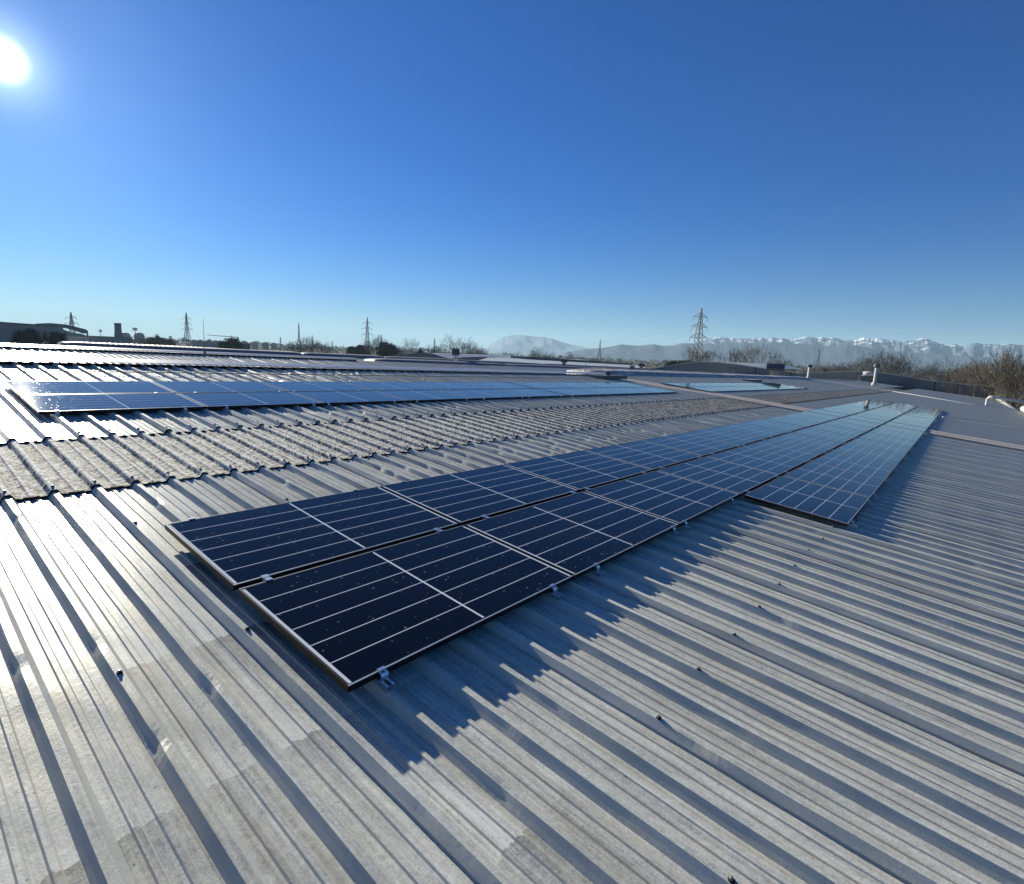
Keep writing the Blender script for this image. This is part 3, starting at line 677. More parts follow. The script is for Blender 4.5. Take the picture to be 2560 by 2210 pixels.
# roof sheets seen above the second arched gable
w = empty('second_hall', loc=(0, 0, 0)); tag(w, 'hall with a pale rounded roof line just behind the second arched parapet', 'hall')
P = []
for px, py in [(1745, 909), (1760, 905), (1790, 904.5), (1830, 908), (1870, 914), (1905, 922)]:
    d = at(px, py, 1) - CAM; t = (128. - CAM[0]) / d[0]; P.append(CAM + d * t)
b = MB(); b.prism([tuple(p) for p in P] + [(128, P[-1][1], GZ), (128, P[0][1], GZ)], (.4, 0, 0)); b.build('gable_wall', M['bld_mid'], w)
b = MB()
for p, q in zip(P[:-1], P[1:]): b.add([tuple(p + [.4, 0, 0]), tuple(q + [.4, 0, 0]), tuple(q + [40, 0, .1]), tuple(p + [40, 0, .1])], [(0, 1, 2, 3)])
b.build('roof', M['roof_far'], w)
def block(name, px0, px1, pyt, pyb, D, depth, m, label, cat, group=None, wins=0, roofm=None, D1=None):
    """box building facing the viewer between two pixel columns"""
    p, q = at(px0, pyt, D), at(px1, pyt if not isinstance(pyt, tuple) else pyt[1], D1 or D); z1 = max(p[2], q[2])
    w = empty(name, loc=(float(p[0]), float(p[1]), GZ)); tag(w, label, cat, group)
    d = q - p; L = math.hypot(d[0], d[1]); w.rotation_euler = (0, 0, math.atan2(d[1], d[0]))
    h = z1 - GZ
    b = MB(); b.box((0, 0, 0), (L, depth, h)); b.build('wall', m, w)
    b = MB(); b.box((-.3, -.3, h + .002), (L + .3, depth + .3, h + max(.25, h * .03))); b.build('roof', roofm or M['bld_dark'], w)
    for j in range(wins):
        for i in range(max(2, int(L / 4))):
            b = MB(); xx = 1.5 + i * (L - 3) / max(1, int(L / 4) - 1) if int(L / 4) > 1 else L / 2
            b.box((xx - .7, -.05, h - 3.2 - j * 3.2), (xx + .7, -.003, h - 1.7 - j * 3.2)); b.build('window', M['window'], w)
    return w
block('long_shed', -160, 139, 817, 842, 210, 40, M['bld_mid'], 'long dark flat-roofed shed at the far left edge of the view', 'shed', roofm=M['bld_dark'], D1=250)
block('office_block', 583, 625, 861, 872, 300, 14, M['bld_dark'], 'dark low block beside the round bush at the left', 'building', wins=1)
block('long_factory', 488, 566, 856, 868, 600, 30, M['bld_mid'], 'long pale green factory in the haze left of the bush', 'factory')
block('low_shop', 2347, 2470, 944, 958, 210, 15, M['bld_dark'], 'low dark building with a glazed front behind the right parapet', 'building', wins=1, roofm=M['bld_mid'])
block('low_shed', 1872, 1912, 917.5, 925, 230, 12, M['bld_pale'], 'small white shed right of the big bare tree', 'shed')
block('small_shed', 1478, 1496, 897.5, 905, 500, 15, M['bld_pale'], 'small pale shed left of the narrow pylon', 'shed')
block('low_store', 220, 330, 845, 855, 420, 20, M['bld_mid'], 'low grey storehouse in front of the chimney tower', 'building')
# stadium-like stand with open roof at the far left
def poly_at(pts, D): return [at(px, py, D) for px, py in pts]
w = empty('grandstand', loc=(0, 0, 0)); tag(w, 'grey hall with a sweeping roof and open side at the far left', 'stadium')
D = 380; off = 30
dirv = at(150, 840, D) - CAM; dirv[2] = 0; dirv = dirv / np.linalg.norm(dirv) * off
b = MB(); b.prism([tuple(p) for p in poly_at([(74, 819), (88, 809.5), (110, 810), (158, 813), (158, 823), (180, 832), (203, 834), (222, 842), (222, 870), (60, 870), (60, 826)], D)], tuple(dirv)); b.build('hall_body', M['bld_mid'], w)
b = MB(); b.prism([tuple(p) for p in poly_at([(88, 809), (125, 807.5), (165, 811), (214, 823), (220, 827), (220, 833), (212, 833.5), (185, 824), (158, 817.5), (110, 811)], D - 1)], tuple(dirv * 1.05)); b.build('sweeping_roof', M['bld_dark'], w)
b = MB(); b.tube(tuple(at(218.5, 832, D)), tuple(at(218.5, 870, D)), .4); b.build('column', M['lattice'], w)
# vaulted white roofs below it
w = empty('white_shed', loc=(0, 0, 0)); tag(w, 'bright flat-topped sheds in front of the sweeping hall', 'shed')
b = MB(); b.prism([tuple(p) for p in poly_at([(150, 842), (222, 845), (222, 870), (150, 870)], 330)], tuple(dirv * .4)); b.build('wall', M['bld_pale'], w)
b = MB(); b.prism([tuple(p) for p in poly_at([(149, 841), (223, 844), (223, 845), (149, 842)], 329)], tuple(dirv * .45)); b.build('roof', M['white'], w)
# hyperbolic chimney tower
c = at(299, 880, 430); c[2] = GZ; s = 430 / F; ht = at(299, 808, 430)[2] - GZ
rr = empty('cooling_tower', loc=tuple(c)); tag(rr, 'dark waisted concrete tower at the left of the skyline', 'tower')
b = MB(); b.lathe([(11.5 * s, 0), (10 * s, ht * .3), (7.5 * s, ht * .55), (6 * s, ht * .78), (5.9 * s, ht * .97)], n=24); b.build('shell', M['concrete'], rr, True)
b = MB(); b.lathe([(6.2 * s, ht * .965), (6.2 * s, ht)], n=24); b.build('rim', M['bld_dark'], rr)
# tanks, mast, crane
for px, lab in ((316, 'hazy round-topped silo right of the dark tower'), (351, 'hazy round-topped silo right of the antenna mast')):
    c = at(px, 880, 900); c[2] = GZ; ht = at(px, 831, 900)[2] - GZ; s = 900 / F
    rr = empty('silo', loc=tuple(c)); tag(rr, lab, 'silo', 'silos in the haze')
    b = MB(); b.lathe([(9 * s, 0), (9 * s, ht * .8), (7.5 * s, ht * .92), (4 * s, ht * .98), (.5, ht)], n=18); b.build('tank', M['bld_mid'], rr, True)
    b = MB(); b.lathe([(9.6 * s, ht * .72), (9.6 * s, ht * .78)], n=18); b.build('gallery', M['bld_dark'], rr)
def mast(px, pyt, D, label, r=.35):
    c = at(px, 880, D); c[2] = GZ; ht = at(px, pyt, D)[2] - GZ
    rr = empty('antenna_mast', loc=tuple(c)); tag(rr, label, 'antenna mast', 'masts on the skyline')
    b = MB(); b.tube((0, 0, 0), (0, 0, ht), r, r * .5, 8); b.build('pole', M['lattice'], rr)
    b = MB(); 
    for q in (.9, .96): b.box((-r * 3, -r * 3, ht * q), (r * 3, r * 3, ht * q + r * 2))
    b.build('antenna_ring', M['lattice'], rr)
mast(341, 820, 520, 'antenna mast between the two hazy silos', .45)
mast(255, 824, 500, 'thin mast between the sweeping hall and the dark tower', .3)
mast(428, 841, 700, 'faint short mast left of the tall lattice pylon', .4)
mast(1403, 888, 400, 'small pole with crossbar beyond the grey warehouse roof', .2)
mast(1550, 897, 300, 'short dark pole right of the narrow pylon', .2)
def bars(b, pts, r):
    for p, q in pts: b.tube(p, q, r, r, 4, 0, False)
c = at(581, 880, 800); c[2] = GZ; ht = at(581, 838, 800)[2] - GZ; s = 800 / F; a = az_of(581) - math.pi / 2
rr = empty('tower_crane', loc=tuple(c)); rr.rotation_euler = (0, 0, a); tag(rr, 'faint tower crane with a long jib behind the round bush', 'crane')
b = MB(); b.tube((0, 0, 0), (0, 0, ht * 1.0), .7, .6, 4); b.build('mast', M['lattice'], rr)
b = MB(); h1 = at(581, 843, 800)[2] - GZ; b.tube((-48 * s, 0, h1 + 1.5), (14 * s, 0, h1), .5, .7, 4); b.box((10 * s, -1, h1 - 2), (14 * s, 1, h1)); b.build('jib', M['lattice'], rr)
# hazy apartment towers
for i, (px, wd, pt) in enumerate([(487, 11, 849), (502, 11, 849), (524, 11, 850), (540, 10, 850.5), (551, 10, 851), (612, 12, 852), (638, 12, 854), (664, 13, 855), (686, 12, 857)]):
    D = 1250 + 40 * (i % 3)
    c = at(px, 880, D); c[2] = GZ; ht = at(px, pt, D)[2] - GZ; s = D / F * wd / 2
    rr = empty('apartment_tower', loc=tuple(c)); rr.rotation_euler = (0, 0, az_of(px)); tag(rr, 'hazy apartment tower on the skyline, %s of nine counted from the left' % ORD[i + 1], 'apartment tower', 'apartment towers in the haze')
    b = MB(); b.box((-s, -s, 0), (s, s, ht * .85)); b.build('wall', M['bld_mid'], rr)
    b = MB(); b.prism([(-s * 1.05, -s, ht * .85), (-s * 1.05, s, ht * .85), (-s * 1.05, s * .6, ht * .97), (-s * 1.05, 0, ht), (-s * 1.05, -s * .6, ht * .97)], (s * 2.1, 0, 0)); b.build('roof', M['bld_dark'], rr)

# ------------------------------------------------------------------ pylons
def pylon(px, pyt, D, label, arms=3, face=.5, half=3.4, slim=1., r=.16, low=GZ):
    c = at(px, 880, D); c[2] = low; ht = at(px, pyt, D)[2] - low
    rr = empty('pylon', loc=tuple(c)); rr.rotation_euler = (0, 0, face); tag(rr, label, 'pylon', 'lattice pylons across the plain')
    def w(z):            # half width at height z
        t = z / ht
        return (half * (1 - t / .62) + .95 * slim * t / .62) if t < .62 else .95 * slim * (1 - (t - .62) / .40) + .12
    corners = lambda z: [(-w(z), -w(z), z), (w(z), -w(z), z), (w(z), w(z), z), (-w(z), w(z), z)]
    b = MB(); zs = [0]; 
    while zs[-1] < ht * .97: zs.append(min(ht, zs[-1] + max(1.6, w(zs[-1]) * 1.7)))
    for z0, z1 in zip(zs[:-1], zs[1:]):
        A, B = corners(z0), corners(z1)
        for i in range(4):
            b.tube(A[i], B[i], r, r, 4, 0, False); j = (i + 1) % 4
            b.tube(A[i], B[j], r * .55, r * .55, 3, 0, False); b.tube(A[j], B[i], r * .55, r * .55, 3, 0, False)
    b.build('lattice_body', M['lattice'], rr)
    if arms:
        for k, (t, ln) in enumerate(((.60, 7.0), (.735, 6.2), (.865, 5.6)) if arms == 3 else ((.70, 8.), (.86, 6.5))):
            b = MB(); z = ht * t; ln *= ht / 50
            for sx in (-1, 1):
                tip = (sx * ln, 0, z); 
                for yy in (-w(z), w(z)): b.tube((sx * w(z), yy, z), tip, r * .8, r * .5, 4, 0, False); b.tube((sx * w(z), yy * .8, z + 1.7), tip, r * .6, r * .5, 4, 0, False)
                b.tube(tip, (tip[0], 0, z - 1.9), r * .6, r * .6, 5)
            b.build('cross_arm', M['lattice'], rr)
    return rr, ht, c
P0 = pylon(1743, 766, 300, 'nearest tall lattice pylon with three cross arms above the far roofs', 3, -.55, 2.9, 1.25, .17)
P1 = pylon(1499, 849, 640, 'narrow tapering pylon without arms over the grey warehouse roof', 0, .4, 3.6, .7, .2)
P2 = pylon(918, 793, 520, 'pylon with three arms above the dense wood in the middle', 3, -.3, 2.9, 1., .2)
P3 = pylon(470, 782, 560, 'pale pylon with three arms left of the lightning rod', 3, .2, 3.2, 1., .2)
P4 = pylon(748, 806, 720, 'slim pale pylon above the thin bare shrubs', 3, .9, 2.6, .8, .22)
P5 = pylon(185, 781, 650, 'hazy pylon with two wide arms behind the sweeping hall', 2, .2, 3.2, 1.2, .3)
pylon(1086, 845, 1150, 'small distant pylon right of the dense wood', 3, .2, 2.6, .9, .25)
pylon(2048, 871, 1000, 'ghostly narrow pylon in front of the snowy mountains', 0, .4, 4.5, .9, .35)
pylon(953, 834, 1500, 'faint far pylon just right of the middle pylon', 3, .4, 2.6, .9, .3)
pylon(781, 837, 1500, 'faint far pylon right of the slim pale one', 3, .4, 2.4, .8, .3)
pylon(702, 841, 1500, 'faint far pylon left of the slim pale one', 3, .4, 2.4, .8, .3)
pylon(831, 852, 1700, 'tiny far pylon above the wood edge', 3, .4, 2.4, .8, .3)
def wire(a, bb, sag, label, r=.028):
    b = MB(); n = 24; a = np.array(a); bb = np.array(bb)
    P = [tuple(a + (bb - a) * t - np.array([0, 0, sag * 4 * t * (1 - t)])) for t in np.linspace(0, 1, n)]
    for p, q in zip(P[:-1], P[1:]): b.tube(p, q, r, r, 3, 0, False)
    tag(b.build('power_line', M['lattice']), label, 'power line', 'power lines between the pylons')
top = P0[2]; H = P0[1]
for t, ln, nm in ((.865, 5.6, 'upper'), (.735, 6.2, 'middle'), (.60, 7., 'lower')):
    ca, sa = math.cos(-.55), math.sin(-.55)
    for sg, sd_ in ((-1, 'left'), (1, 'right')):
        ln2 = ln * H / 50; A = np.array([top[0] + sg * ln2 * ca, top[1] + sg * ln2 * sa, GZ + H * t - 1.9])
        Bq = at(1086 + sg * 6, 880, 1150); Bq[2] = GZ + (P2[1]) * t
        wire(A, Bq, 26, '%s power line from the %s arm of the nearest pylon towards the distant ones' % (nm, sd_))
A = at(2560 + 300, 800, 260); 
for k, dy in enumerate((0, 3.)):
    a_ = at(2120, 826 + dy, 420); b_ = at(2900, 833 + dy, 300); wire(a_, b_, 1., '%s thin power line crossing the sky above the snowy peaks' % ('upper' if k == 0 else 'lower'), .035)

# ------------------------------------------------------------------ trees
def seg_mesh(name, segs, m, parent=None):
    """tapered 3-sided branches as one mesh"""
    n = len(segs); A = np.array([s_[0] for s_ in segs]); B = np.array([s_[1] for s_ in segs]); ra = np.array([s_[2] for s_ in segs]); rb = np.array([s_[3] for s_ in segs])
    d = B - A; d /= np.linalg.norm(d, axis=1)[:, None] + 1e-9
    ref = np.where(np.abs(d[:, 2:3]) > .9, np.array([[1., 0, 0]]), np.array([[0, 0, 1.]])); u_ = np.cross(d, ref); u_ /= np.linalg.norm(u_, axis=1)[:, None] + 1e-9; v_ = np.cross(d, u_)
    V = np.zeros((n, 6, 3))
    for i in range(3):
        t = 2 * math.pi * i / 3; o = u_ * math.cos(t) + v_ * math.sin(t); V[:, i] = A + o * ra[:, None]; V[:, 3 + i] = B + o * rb[:, None]
    base = np.arange(n)[:, None] * 6
    Q = np.concatenate([base + np.array([[i, (i + 1) % 3, 3 + (i + 1) % 3, 3 + i]]) for i in range(3)])
    return mesh_np(name, V.reshape(-1, 3), Q, m, parent)
def grow(seed, H=12., spread=.55, levels=6, up=.25, trunk=.25, r0=.24, nb=(3, 4), multi=1, twig_r=.016):
    """forking winter crown: limbs leave the trunk at a wide angle, later forks stay narrower, so crowns read as domes"""
    rs = random.Random(seed); th, tw = [], []
    def rec(p, d, ln, r, lv):
        q = p; steps = 3 if lv < 2 else 2
        for k in range(steps):
            d2 = (d + Vector((rs.gauss(0, .10), rs.gauss(0, .10), rs.gauss(0, .06) + up * .08))).normalized(); q2 = q + d2 * ln / steps
            r2 = r * .88; (th if lv < 3 else tw).append((tuple(q), tuple(q2), max(r, twig_r), max(r2, twig_r * .7))); q, d, r = q2, d2, r2
            if lv >= 2 and k == 0 and lv < levels:
                side = d.cross(Vector((rs.gauss(0, 1), rs.gauss(0, 1), rs.gauss(0, 1)))).normalized(); rec(q, (d + side * .8).normalized(), ln * .5, r * .5, max(lv + 2, levels - 1))
        if lv >= levels: return
        n = rs.randint(*nb) if lv < 3 else 2; a0 = rs.uniform(0, 6.28); e1 = d.orthogonal().normalized(); e2 = d.cross(e1)
        ang = spread * (1.25 if lv == 0 else .85 if lv < 3 else .75)
        for i in range(n):
            t = a0 + 6.283 * i / n + rs.uniform(-.4, .4); k_ = math.tan(min(1.2, ang * rs.uniform(.55, 1.25)))
            dd = (d + (e1 * math.cos(t) + e2 * math.sin(t)) * k_ + Vector((0, 0, up * .5))).normalized()
            rec(q, dd, ln * rs.uniform(.66, .86) * (1.05 if lv == 0 else 1), r * rs.uniform(.58, .72), lv + 1)
        if lv == 0: rec(q, (d + Vector((rs.gauss(0, .1), rs.gauss(0, .1), .3))).normalized(), ln * .8, r * .75, 1)
    for k in range(multi):
        d = Vector((rs.gauss(0, .22 * (multi > 1)), rs.gauss(0, .22 * (multi > 1)), 1)).normalized()
        rec(Vector((rs.gauss(0, .2) * (multi > 1), rs.gauss(0, .2) * (multi > 1), 0)), d, H * trunk, r0, 0)
    zmax = sorted(s_[1][2] for s_ in tw)[int(len(tw) * .985)]; k = H / zmax
    f = lambda L: [(tuple(c * k for c in a), tuple(c * k for c in b_), ra, rb) for a, b_, ra, rb in L]
    return f(th), f(tw)
def bare(seed, m_tw, m_tr, name='bare_tree', **kw):
    th, tw = grow(seed, **kw); rr = empty(name); seg_mesh('trunk', th, m_tr, rr); seg_mesh('crown', tw, m_tw, rr); return rr
def leafy(seed, H, W_, shape, n, m, name, leaf=.35):
    """evergreen crown from many small leaf faces grouped in clumps"""
    rs = np.random.default_rng(seed); rr = empty(name); b = MB(); b.tube((0, 0, 0), (0, 0, H * .85), .2, .05, 6); b.build('trunk', M['trunk'], rr)
    nc = 60 if shape != 'cone' else 110
    cz = rs.uniform(.08, .97, nc) ** (1.2 if shape == 'cone' else .9)
    rad = {'cone': (1.02 - cz), 'round': np.sqrt(np.clip(1 - (2 * cz - 1) ** 2, .05, 1)), 'column': .5 + .5 * np.sin(cz * 3)}[shape] * W_ / 2
    an = rs.uniform(0, 6.28, nc); rr_ = rad * np.sqrt(rs.uniform(.2, 1, nc)); C_ = np.stack([np.cos(an) * rr_, np.sin(an) * rr_, cz * H], 1)
    pick = rs.integers(0, nc, n); cs = rs.uniform(.05, .13, nc) * max(W_, H * .5)
    P = C_[pick] + rs.normal(0, 1, (n, 3)) * cs[pick][:, None] * np.array([1, 1, .7]); P[:, 2] = np.clip(P[:, 2], .1, H)
    a = rs.normal(0, 1, (n, 3)) * leaf * .5; c = rs.normal(0, 1, (n, 3)) * leaf * .5
    V = np.stack([P, P + a, P + c], 1).reshape(-1, 3); mesh_np('crown', V, np.arange(3 * n).reshape(n, 3), m, rr); return rr
PROT = {
 'round': bare(3, M['twig_grey'], M['trunk'], H=13, spread=.56, levels=7, trunk=.16, up=.14, twig_r=.02),
 'round2': bare(11, M['twig'], M['trunk'], H=13, spread=.62, levels=7, trunk=.15, up=.12, twig_r=.02),
 'tall': bare(5, M['twig_grey'], M['birch'], H=15, spread=.30, levels=6, trunk=.2, up=.35, nb=(2, 3)),
 'vase': bare(8, M['twig_rust'], M['birch'], H=14, spread=.42, levels=7, trunk=.14, up=.3, nb=(2, 3), multi=2, r0=.2),
 'brown': bare(21, M['twig_rust'], M['trunk'], H=14, spread=.46, levels=7, trunk=.15, up=.25, nb=(3, 3), twig_r=.02),
 'bush': bare(31, M['twig'], M['trunk'], 'bare_shrub', H=7, spread=.5, levels=5, trunk=.2, up=.2, nb=(2, 3), multi=5, r0=.08),
 'cone': leafy(41, 14, 6, 'cone', 6000, M['needle'], 'conifer'), 'ball': leafy(42, 8, 9, 'round', 9000, M['needle'], 'evergreen_tree', .5), 'column': leafy(43, 12, 3.4, 'column', 4500, M['needle'], 'cypress', .3)}
useT = set()
def tree(kind, px, pyt, D, label, wk=1., group=None):
    src = PROT[kind]; o = src if kind not in useT else copy_tree(src); useT.add(kind)
    H0 = {'round': 13, 'round2': 13, 'tall': 15, 'vase': 14, 'brown': 14, 'bush': 7, 'cone': 14, 'ball': 8, 'column': 12}[kind]
    if kind not in ('cone', 'column', 'ball'): wk *= .85
    c = at(px, 880, D); ht = (at(px, pyt, D)[2] - GZ) * (1.0 if kind in ('cone', 'column', 'ball') else 1.07); k = ht / H0; c[2] = GZ
    o.location = tuple(c); o.scale = (k * wk, k * wk, k); o.rotation_euler = (0, 0, random.uniform(0, 6.28))
    cat = {'bush': 'shrub', 'cone': 'conifer', 'column': 'cypress'}.get(kind, 'tree')
    tag(o, label, cat, group)
    return o
T = [
 ('round2', 1887, 874, 165, 'spreading dark bare tree right of the nearest pylon, the bigger of its pair', 1.1), ('vase', 1856, 882, 170, 'rusty bare tree in front of the dark spreading one, left side', 1.0),
 ('vase', 1713, 876, 190, 'pale vase-shaped bare tree just left of the nearest pylon', 1.15), ('vase', 1794, 884, 210, 'pale bare tree between the nearest pylon and the dark spreading tree', 1.25),
 ('cone', 1674, 903, 230, 'small dark conifer left of the pale vase-shaped tree', .9), ('column', 1684, 905, 230, 'dark cypress beside the small conifer', 1.), ('ball', 1703, 903, 235, 'dark evergreen clump at the foot of the nearest pylon', 1.1), ('cone', 1722, 899, 225, 'pointed conifer under the nearest pylon', .8), ('ball', 1760, 909, 220, 'low evergreen clump behind the pylon legs', 1.3),
 ('round', 2181, 893, 200, 'left of the two big bare trees behind the tall flue', 1.0), ('round2', 2222, 891, 195, 'broad bare tree right of the tall flue', 1.25), ('round', 2250, 902, 190, 'lower bare tree sloping down right of the broad one', 1.1),
 ('round', 2325, 914, 230, 'small round bare tree alone above the right parapet', 1.), ('round', 2347, 917, 235, 'smaller bare tree just right of the lone round one', 1.),
 ('round', 2412, 913, 200, 'bare oak-like tree left of the brown trees at the right', 1.1), ('round2', 2440, 917, 190, 'grey bare tree between the oak-like tree and the brown ones', 1.2), ('round2', 2462, 920, 180, 'grey bare tree touching the brown ones', 1.2),
 ('brown', 2503, 906, 100, 'brown twiggy tree nearest the right roof corner', 1.0), ('brown', 2532, 906, 92, 'brown twiggy tree second from the right edge', 1.), ('brown', 2562, 910, 84, 'twiggy tree cut by the right edge', 1.),
 ('round', 2060, 913, 260, 'bare tree at the left end of the wood behind the parapet', 1.2), ('round2', 2088, 914, 255, 'second bare tree of the wood behind the parapet', 1.3), ('round', 2115, 915, 260, 'third bare tree of the wood behind the parapet', 1.3), ('round2', 2142, 913, 250, 'bare tree of the wood just left of the tall flue', 1.3), ('cone', 2068, 921, 240, 'little conifer at the foot of the left wood end', .8), ('round2', 1962, 907, 240, 'small bare tree behind the wide exhaust hood', 1.2), ('bush', 2042, 919, 250, 'dark shrub right of the short flue', 1.5),
 ('round', 1340, 876, 260, 'round bare tree behind the grey warehouse, left', 1.2), ('round', 1373, 884, 265, 'smaller bare tree next to it on the right', 1.0), ('round', 1286, 884, 330, 'small bare tree above the left end of the dark fascia', 1.2), ('bush', 1263, 883, 330, 'slim shrub left of the dark fascia', .7), ('round', 1426, 886, 320, 'small round bare tree over the dark fascia', 1.), ('round2', 1455, 894, 340, 'small dark bare tree right of the small round one', 1.1),
 ('round', 1148, 853, 190, 'big fan-shaped bare tree behind the dark roof exhaust', 1.5), ('round', 1188, 871, 215, 'lower bare tree right of the fan-shaped one', 1.3), ('bush', 1197, 879, 240, 'dark shrub right of the roof exhaust', 1.5),
 ('cone', 1051, 868, 250, 'dark small conifer above the arched gable', .9), ('tall', 1018, 851, 300, 'tall thin tree left of the small conifer', .8), ('tall', 1030, 852, 305, 'tall thin tree second from the left above the gable', .8), ('tall', 1042, 853, 310, 'tall thin tree nearest the small conifer', .7), ('round2', 1005, 869, 280, 'low bare tree under the tall thin ones', 1.4),
 ('round2', 942, 848, 260, 'bare tree right behind the middle pylon', 1.), ('ball', 905, 865, 270, 'dark evergreen mass left of the middle pylon', .5), ('ball', 966, 858, 262, 'dark evergreen mass right of the middle pylon', .5), ('round', 928, 857, 265, 'bare tree at the foot of the middle pylon', 1.), ('ball', 978, 864, 258, 'second dark evergreen mass right of the middle pylon', .5), ('round2', 1090, 869, 280, 'bushy bare tree under the small distant pylon', 1.4), ('ball', 882, 868, 330, 'rounded dark tree at the left end of the dense wood', .6), ('round', 992, 872, 270, 'low bare tree at the right end of the dense wood', 1.2),
 ('round2', 762, 851, 240, 'wide dark bare tree below the slim pale pylon', 1.5), ('round2', 805, 863, 250, 'low spreading bare tree right of the wide dark one', 1.5), ('round', 742, 862, 270, 'small bare tree left of the wide dark one', 1.2),
 ('ball', 580, 848, 270, 'big dark rounded evergreen left of centre before the crane', .62), ('ball', 566, 856, 268, 'lower shoulder evergreen left of the big rounded one', .5),
 ('cone', 395, 836, 330, 'pointed pale conifer right of the silos', .8), ('column', 381, 843, 280, 'dark narrow cypress left of the pointed conifer', .9), ('bush', 371, 849, 280, 'bare shrub left of the dark narrow cypress', 1.3), ('bush', 388, 848, 282, 'bare shrub right of the dark narrow cypress', 1.2), ('ball', 409, 846, 400, 'pale round tree right of the pointed conifer', 1.),
 ('ball', 146, 834, 190, 'round dark tree before the corner of the long shed', .38), ('cone', 116, 829, 195, 'dark conifer in front of the long shed', .5), ('ball', 72, 826, 190, 'dark tree against the long shed near its middle', .38), ('ball', 62, 834, 185, 'low dark tree at the foot of the long shed', .38)]
for kd, px, py, D, lab, wk in T: tree(kd, px, py, D, lab, wk, 'trees beyond the roofs')
# far woods that read as one mass
def woods(name, px0, px1, D0, D1, hpx, n, m):
    rs = np.random.default_rng(int(px0) + 5); V = np.zeros((n, 3, 3)); pxs = rs.uniform(px0, px1, n)
    cl = .45 + .55 * np.abs(np.sin(pxs * .021 + 1) * np.sin(pxs * .057) + .5 * np.sin(pxs * .13 + 2)); 
    for i in range(n):
        D = rs.uniform(D0, D1); c = at(pxs[i], 880, D); hmax = (hpx * cl[i]) / F * D + 8.
        z = GZ + rs.uniform(0, 1) ** .7 * hmax; s_ = D / F * 1.6
        V[i, 0] = (c[0], c[1], z); V[i, 1] = V[i, 0] + rs.normal(0, 1, 3) * s_; V[i, 2] = V[i, 0] + rs.normal(0, 1, 3) * s_
    o = mesh_np(name, V.reshape(-1, 3), np.arange(3 * n).reshape(n, 3), m); tag(o, 'hazy belt of distant woods', 'woods', None, 'stuff'); return o
o = woods('distant_woods', 200, 1100, 600, 1100, 10, 16000, M['twig_grey']); o['label'] = 'hazy belt of distant woods behind the left and middle roofs'
o = woods('distant_woods', 1100, 2700, 450, 900, 6, 22000, M['twig_grey']); o['label'] = 'hazy belt of distant woods at the foot of the mountains'

# ------------------------------------------------------------------ mountains
m = mat('mountain_rock', (.16, .17, .2), .95, 0, .05); t = NT(m); X_ = t.xyz()
geo = t.n.new('ShaderNodeNewGeometry'); sep = t.n.new('ShaderNodeSeparateXYZ'); t.l.new(geo.outputs['Normal'], sep.inputs[0])
sn = t.noise(.011, 5, .62); k = t.math('ADD', t.math('MULTIPLY', sn, 1.), t.math('MULTIPLY', t.math('SUBTRACT', X_['Z'], 190), .0016))
t.color(t.mix(t.rng(k, .555, .60), (.10, .13, .19), (.80, .80, .82))); M['snow'] = m
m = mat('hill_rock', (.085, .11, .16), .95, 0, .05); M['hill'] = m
def rnge(name, prof, D, m, label, depth=900, rough=14):
    xs = np.arange(prof[0][0], prof[-1][0], 3.); ysd = np.interp(xs, [p[0] for p in prof], [p[1] for p in prof]); rs = np.random.default_rng(len(prof))
    ridge = np.array([at(a, c, D) for a, c in zip(xs, ysd)])
    ridge[:, 2] += np.convolve(rs.normal(0, 1, len(xs)), [.25, .5, .25], 'same') * rough * .35
    nr = 26; V = []
    for j in range(-6, nr):
        tt = j / (nr - 1)
        if j < 0: q = ridge.copy(); dd = np.array([at(a, 880, D) for a in xs]); dirs = dd - CAM; dirs[:, 2] = 0; dirs /= np.linalg.norm(dirs, axis=1)[:, None]; q[:, :2] += dirs[:, :2] * (-tt) * depth; q[:, 2] = GZ - 5 + (ridge[:, 2] - GZ + 5) * (1 + tt * 3.5)
        else:
            q = ridge.copy(); dirs = ridge - CAM; dirs[:, 2] = 0; dirs /= np.linalg.norm(dirs, axis=1)[:, None]
            q[:, :2] -= dirs[:, :2] * tt * depth; q[:, 2] = GZ - 5 + (ridge[:, 2] - GZ + 5) * (1 - tt) ** 1.25
            amp = rough * math.sin(math.pi * min(1, tt * 1.6 + .03)) if tt < .95 else 0
            ph = xs * .06; q[:, 2] += amp * (np.sin(ph * 1.3 + tt * 5) + np.sin(ph * 2.9 - tt * 9 + 1) * .7 + rs.normal(0, .12, len(xs)))
        V.append(q)
    V = np.array(V); ny, nx = V.shape[:2]; a = (np.arange(ny - 1)[:, None] * nx + np.arange(nx - 1)[None]).ravel()
    o = mesh_np(name, V.reshape(-1, 3), np.stack([a, a + 1, a + nx + 1, a + nx], 1), m); o['kind'] = 'structure'; o['label'] = label; return o
r3x = lambda L, ox: [(ox + a / 3.2375, 740 + c / 3.2375) for a, c in L]
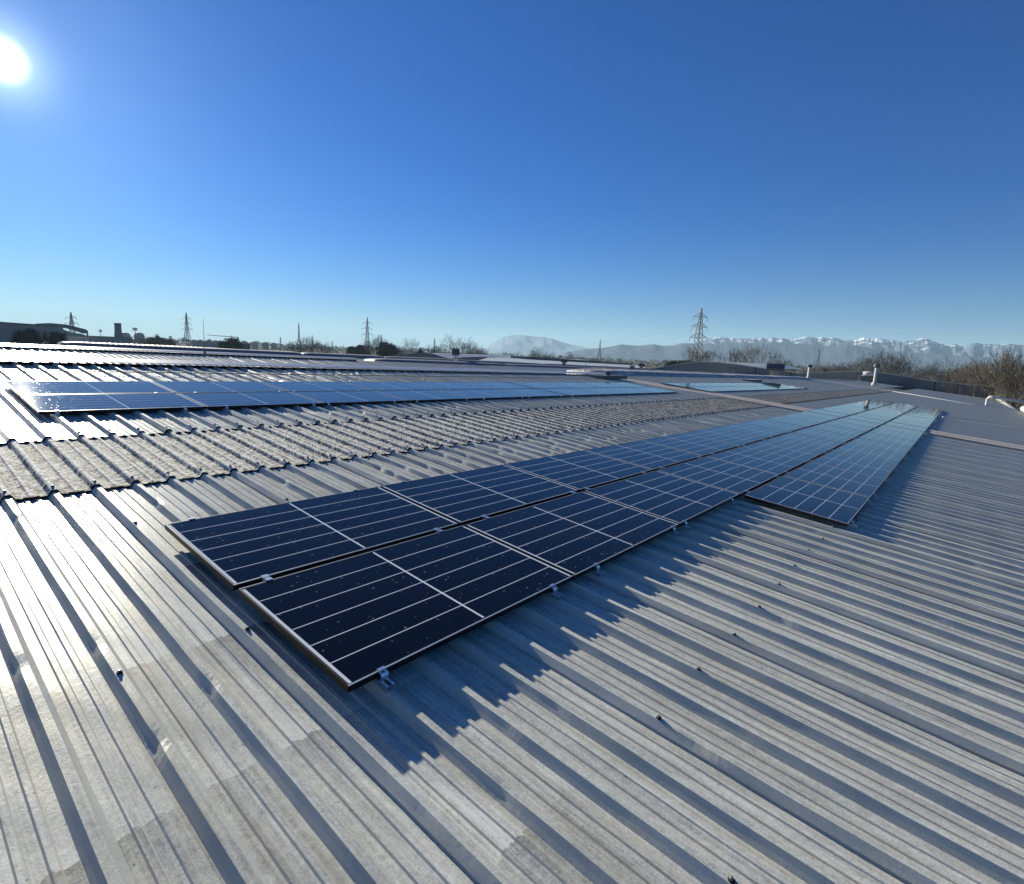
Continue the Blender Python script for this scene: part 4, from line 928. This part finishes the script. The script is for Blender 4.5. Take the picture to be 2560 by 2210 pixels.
snow = r3x([(1500, 372), (1550, 360), (1660, 330), (1740, 338), (1900, 345), (1980, 345), (2030, 335), (2072, 350)], 1280) + r3x([(30, 330), (80, 345), (120, 340), (180, 355), (240, 345), (310, 325), (400, 345), (440, 330), (480, 345), (510, 330), (560, 345), (620, 360), (655, 352), (690, 362), (740, 345), (780, 330), (820, 342), (900, 345), (1000, 355), (1090, 372), (1130, 360), (1180, 366), (1250, 338), (1290, 342), (1340, 368), (1440, 403), (1520, 385), (1560, 410), (1620, 395), (1690, 375), (1740, 390), (1800, 385), (1880, 395), (1950, 385), (2010, 392), (2072, 398), (2300, 385), (2600, 420), (3000, 400)], 1920)
rnge('snowy_mountains', snow, 5200, M['snow'], 'snow-patched mountain range along the right horizon', 1500, 9)
front = r3x([(420, 460), (600, 430), (720, 420), (800, 410), (880, 390), (950, 398), (1030, 402), (1100, 396), (1150, 390), (1230, 405), (1300, 400), (1380, 382), (1470, 384), (1560, 385), (1800, 380), (2000, 376)], 1280) + r3x([(0, 375), (200, 382), (460, 407), (650, 392), (780, 412), (900, 440), (1150, 455), (1500, 482), (2072, 500), (2800, 505)], 1920)
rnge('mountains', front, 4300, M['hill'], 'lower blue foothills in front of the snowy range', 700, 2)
left = r3x([(1700, 440), (1850, 420), (2000, 330), (2072, 318)], 640) + r3x([(60, 316), (120, 322), (180, 328), (250, 330), (310, 340), (380, 362), (450, 385), (540, 405), (640, 430)], 1280)
rnge('mountains', left, 7600, mat('hazed_rock', (.22, .28, .36), .95, 0, .05), 'faint massif in the haze left of the narrow pylon', 1500, 8)  # rock base colour lightened, extra haze painted into it

# ------------------------------------------------------------------ haze
hz = MB(); hz.box((-8800, -8800, GZ - 1.0), (8800, 8800, 345)); ho = hz.build('haze', []); tag(ho, kind='stuff')
m = bpy.data.materials.new('haze'); m.use_nodes = True; nt = m.node_tree; nt.nodes.remove(nt.nodes['Principled BSDF'])
pv = nt.nodes.new('ShaderNodeVolumePrincipled'); pv.inputs['Color'].default_value = (.58, .82, .96, 1); pv.inputs['Density'].default_value = 1.0e-4; pv.inputs['Anisotropy'].default_value = .12
nt.links.new(pv.outputs[0], nt.nodes['Material Output'].inputs['Volume']); ho.data.materials.clear(); ho.data.materials.append(m)
SC.cycles.volume_bounces = 1
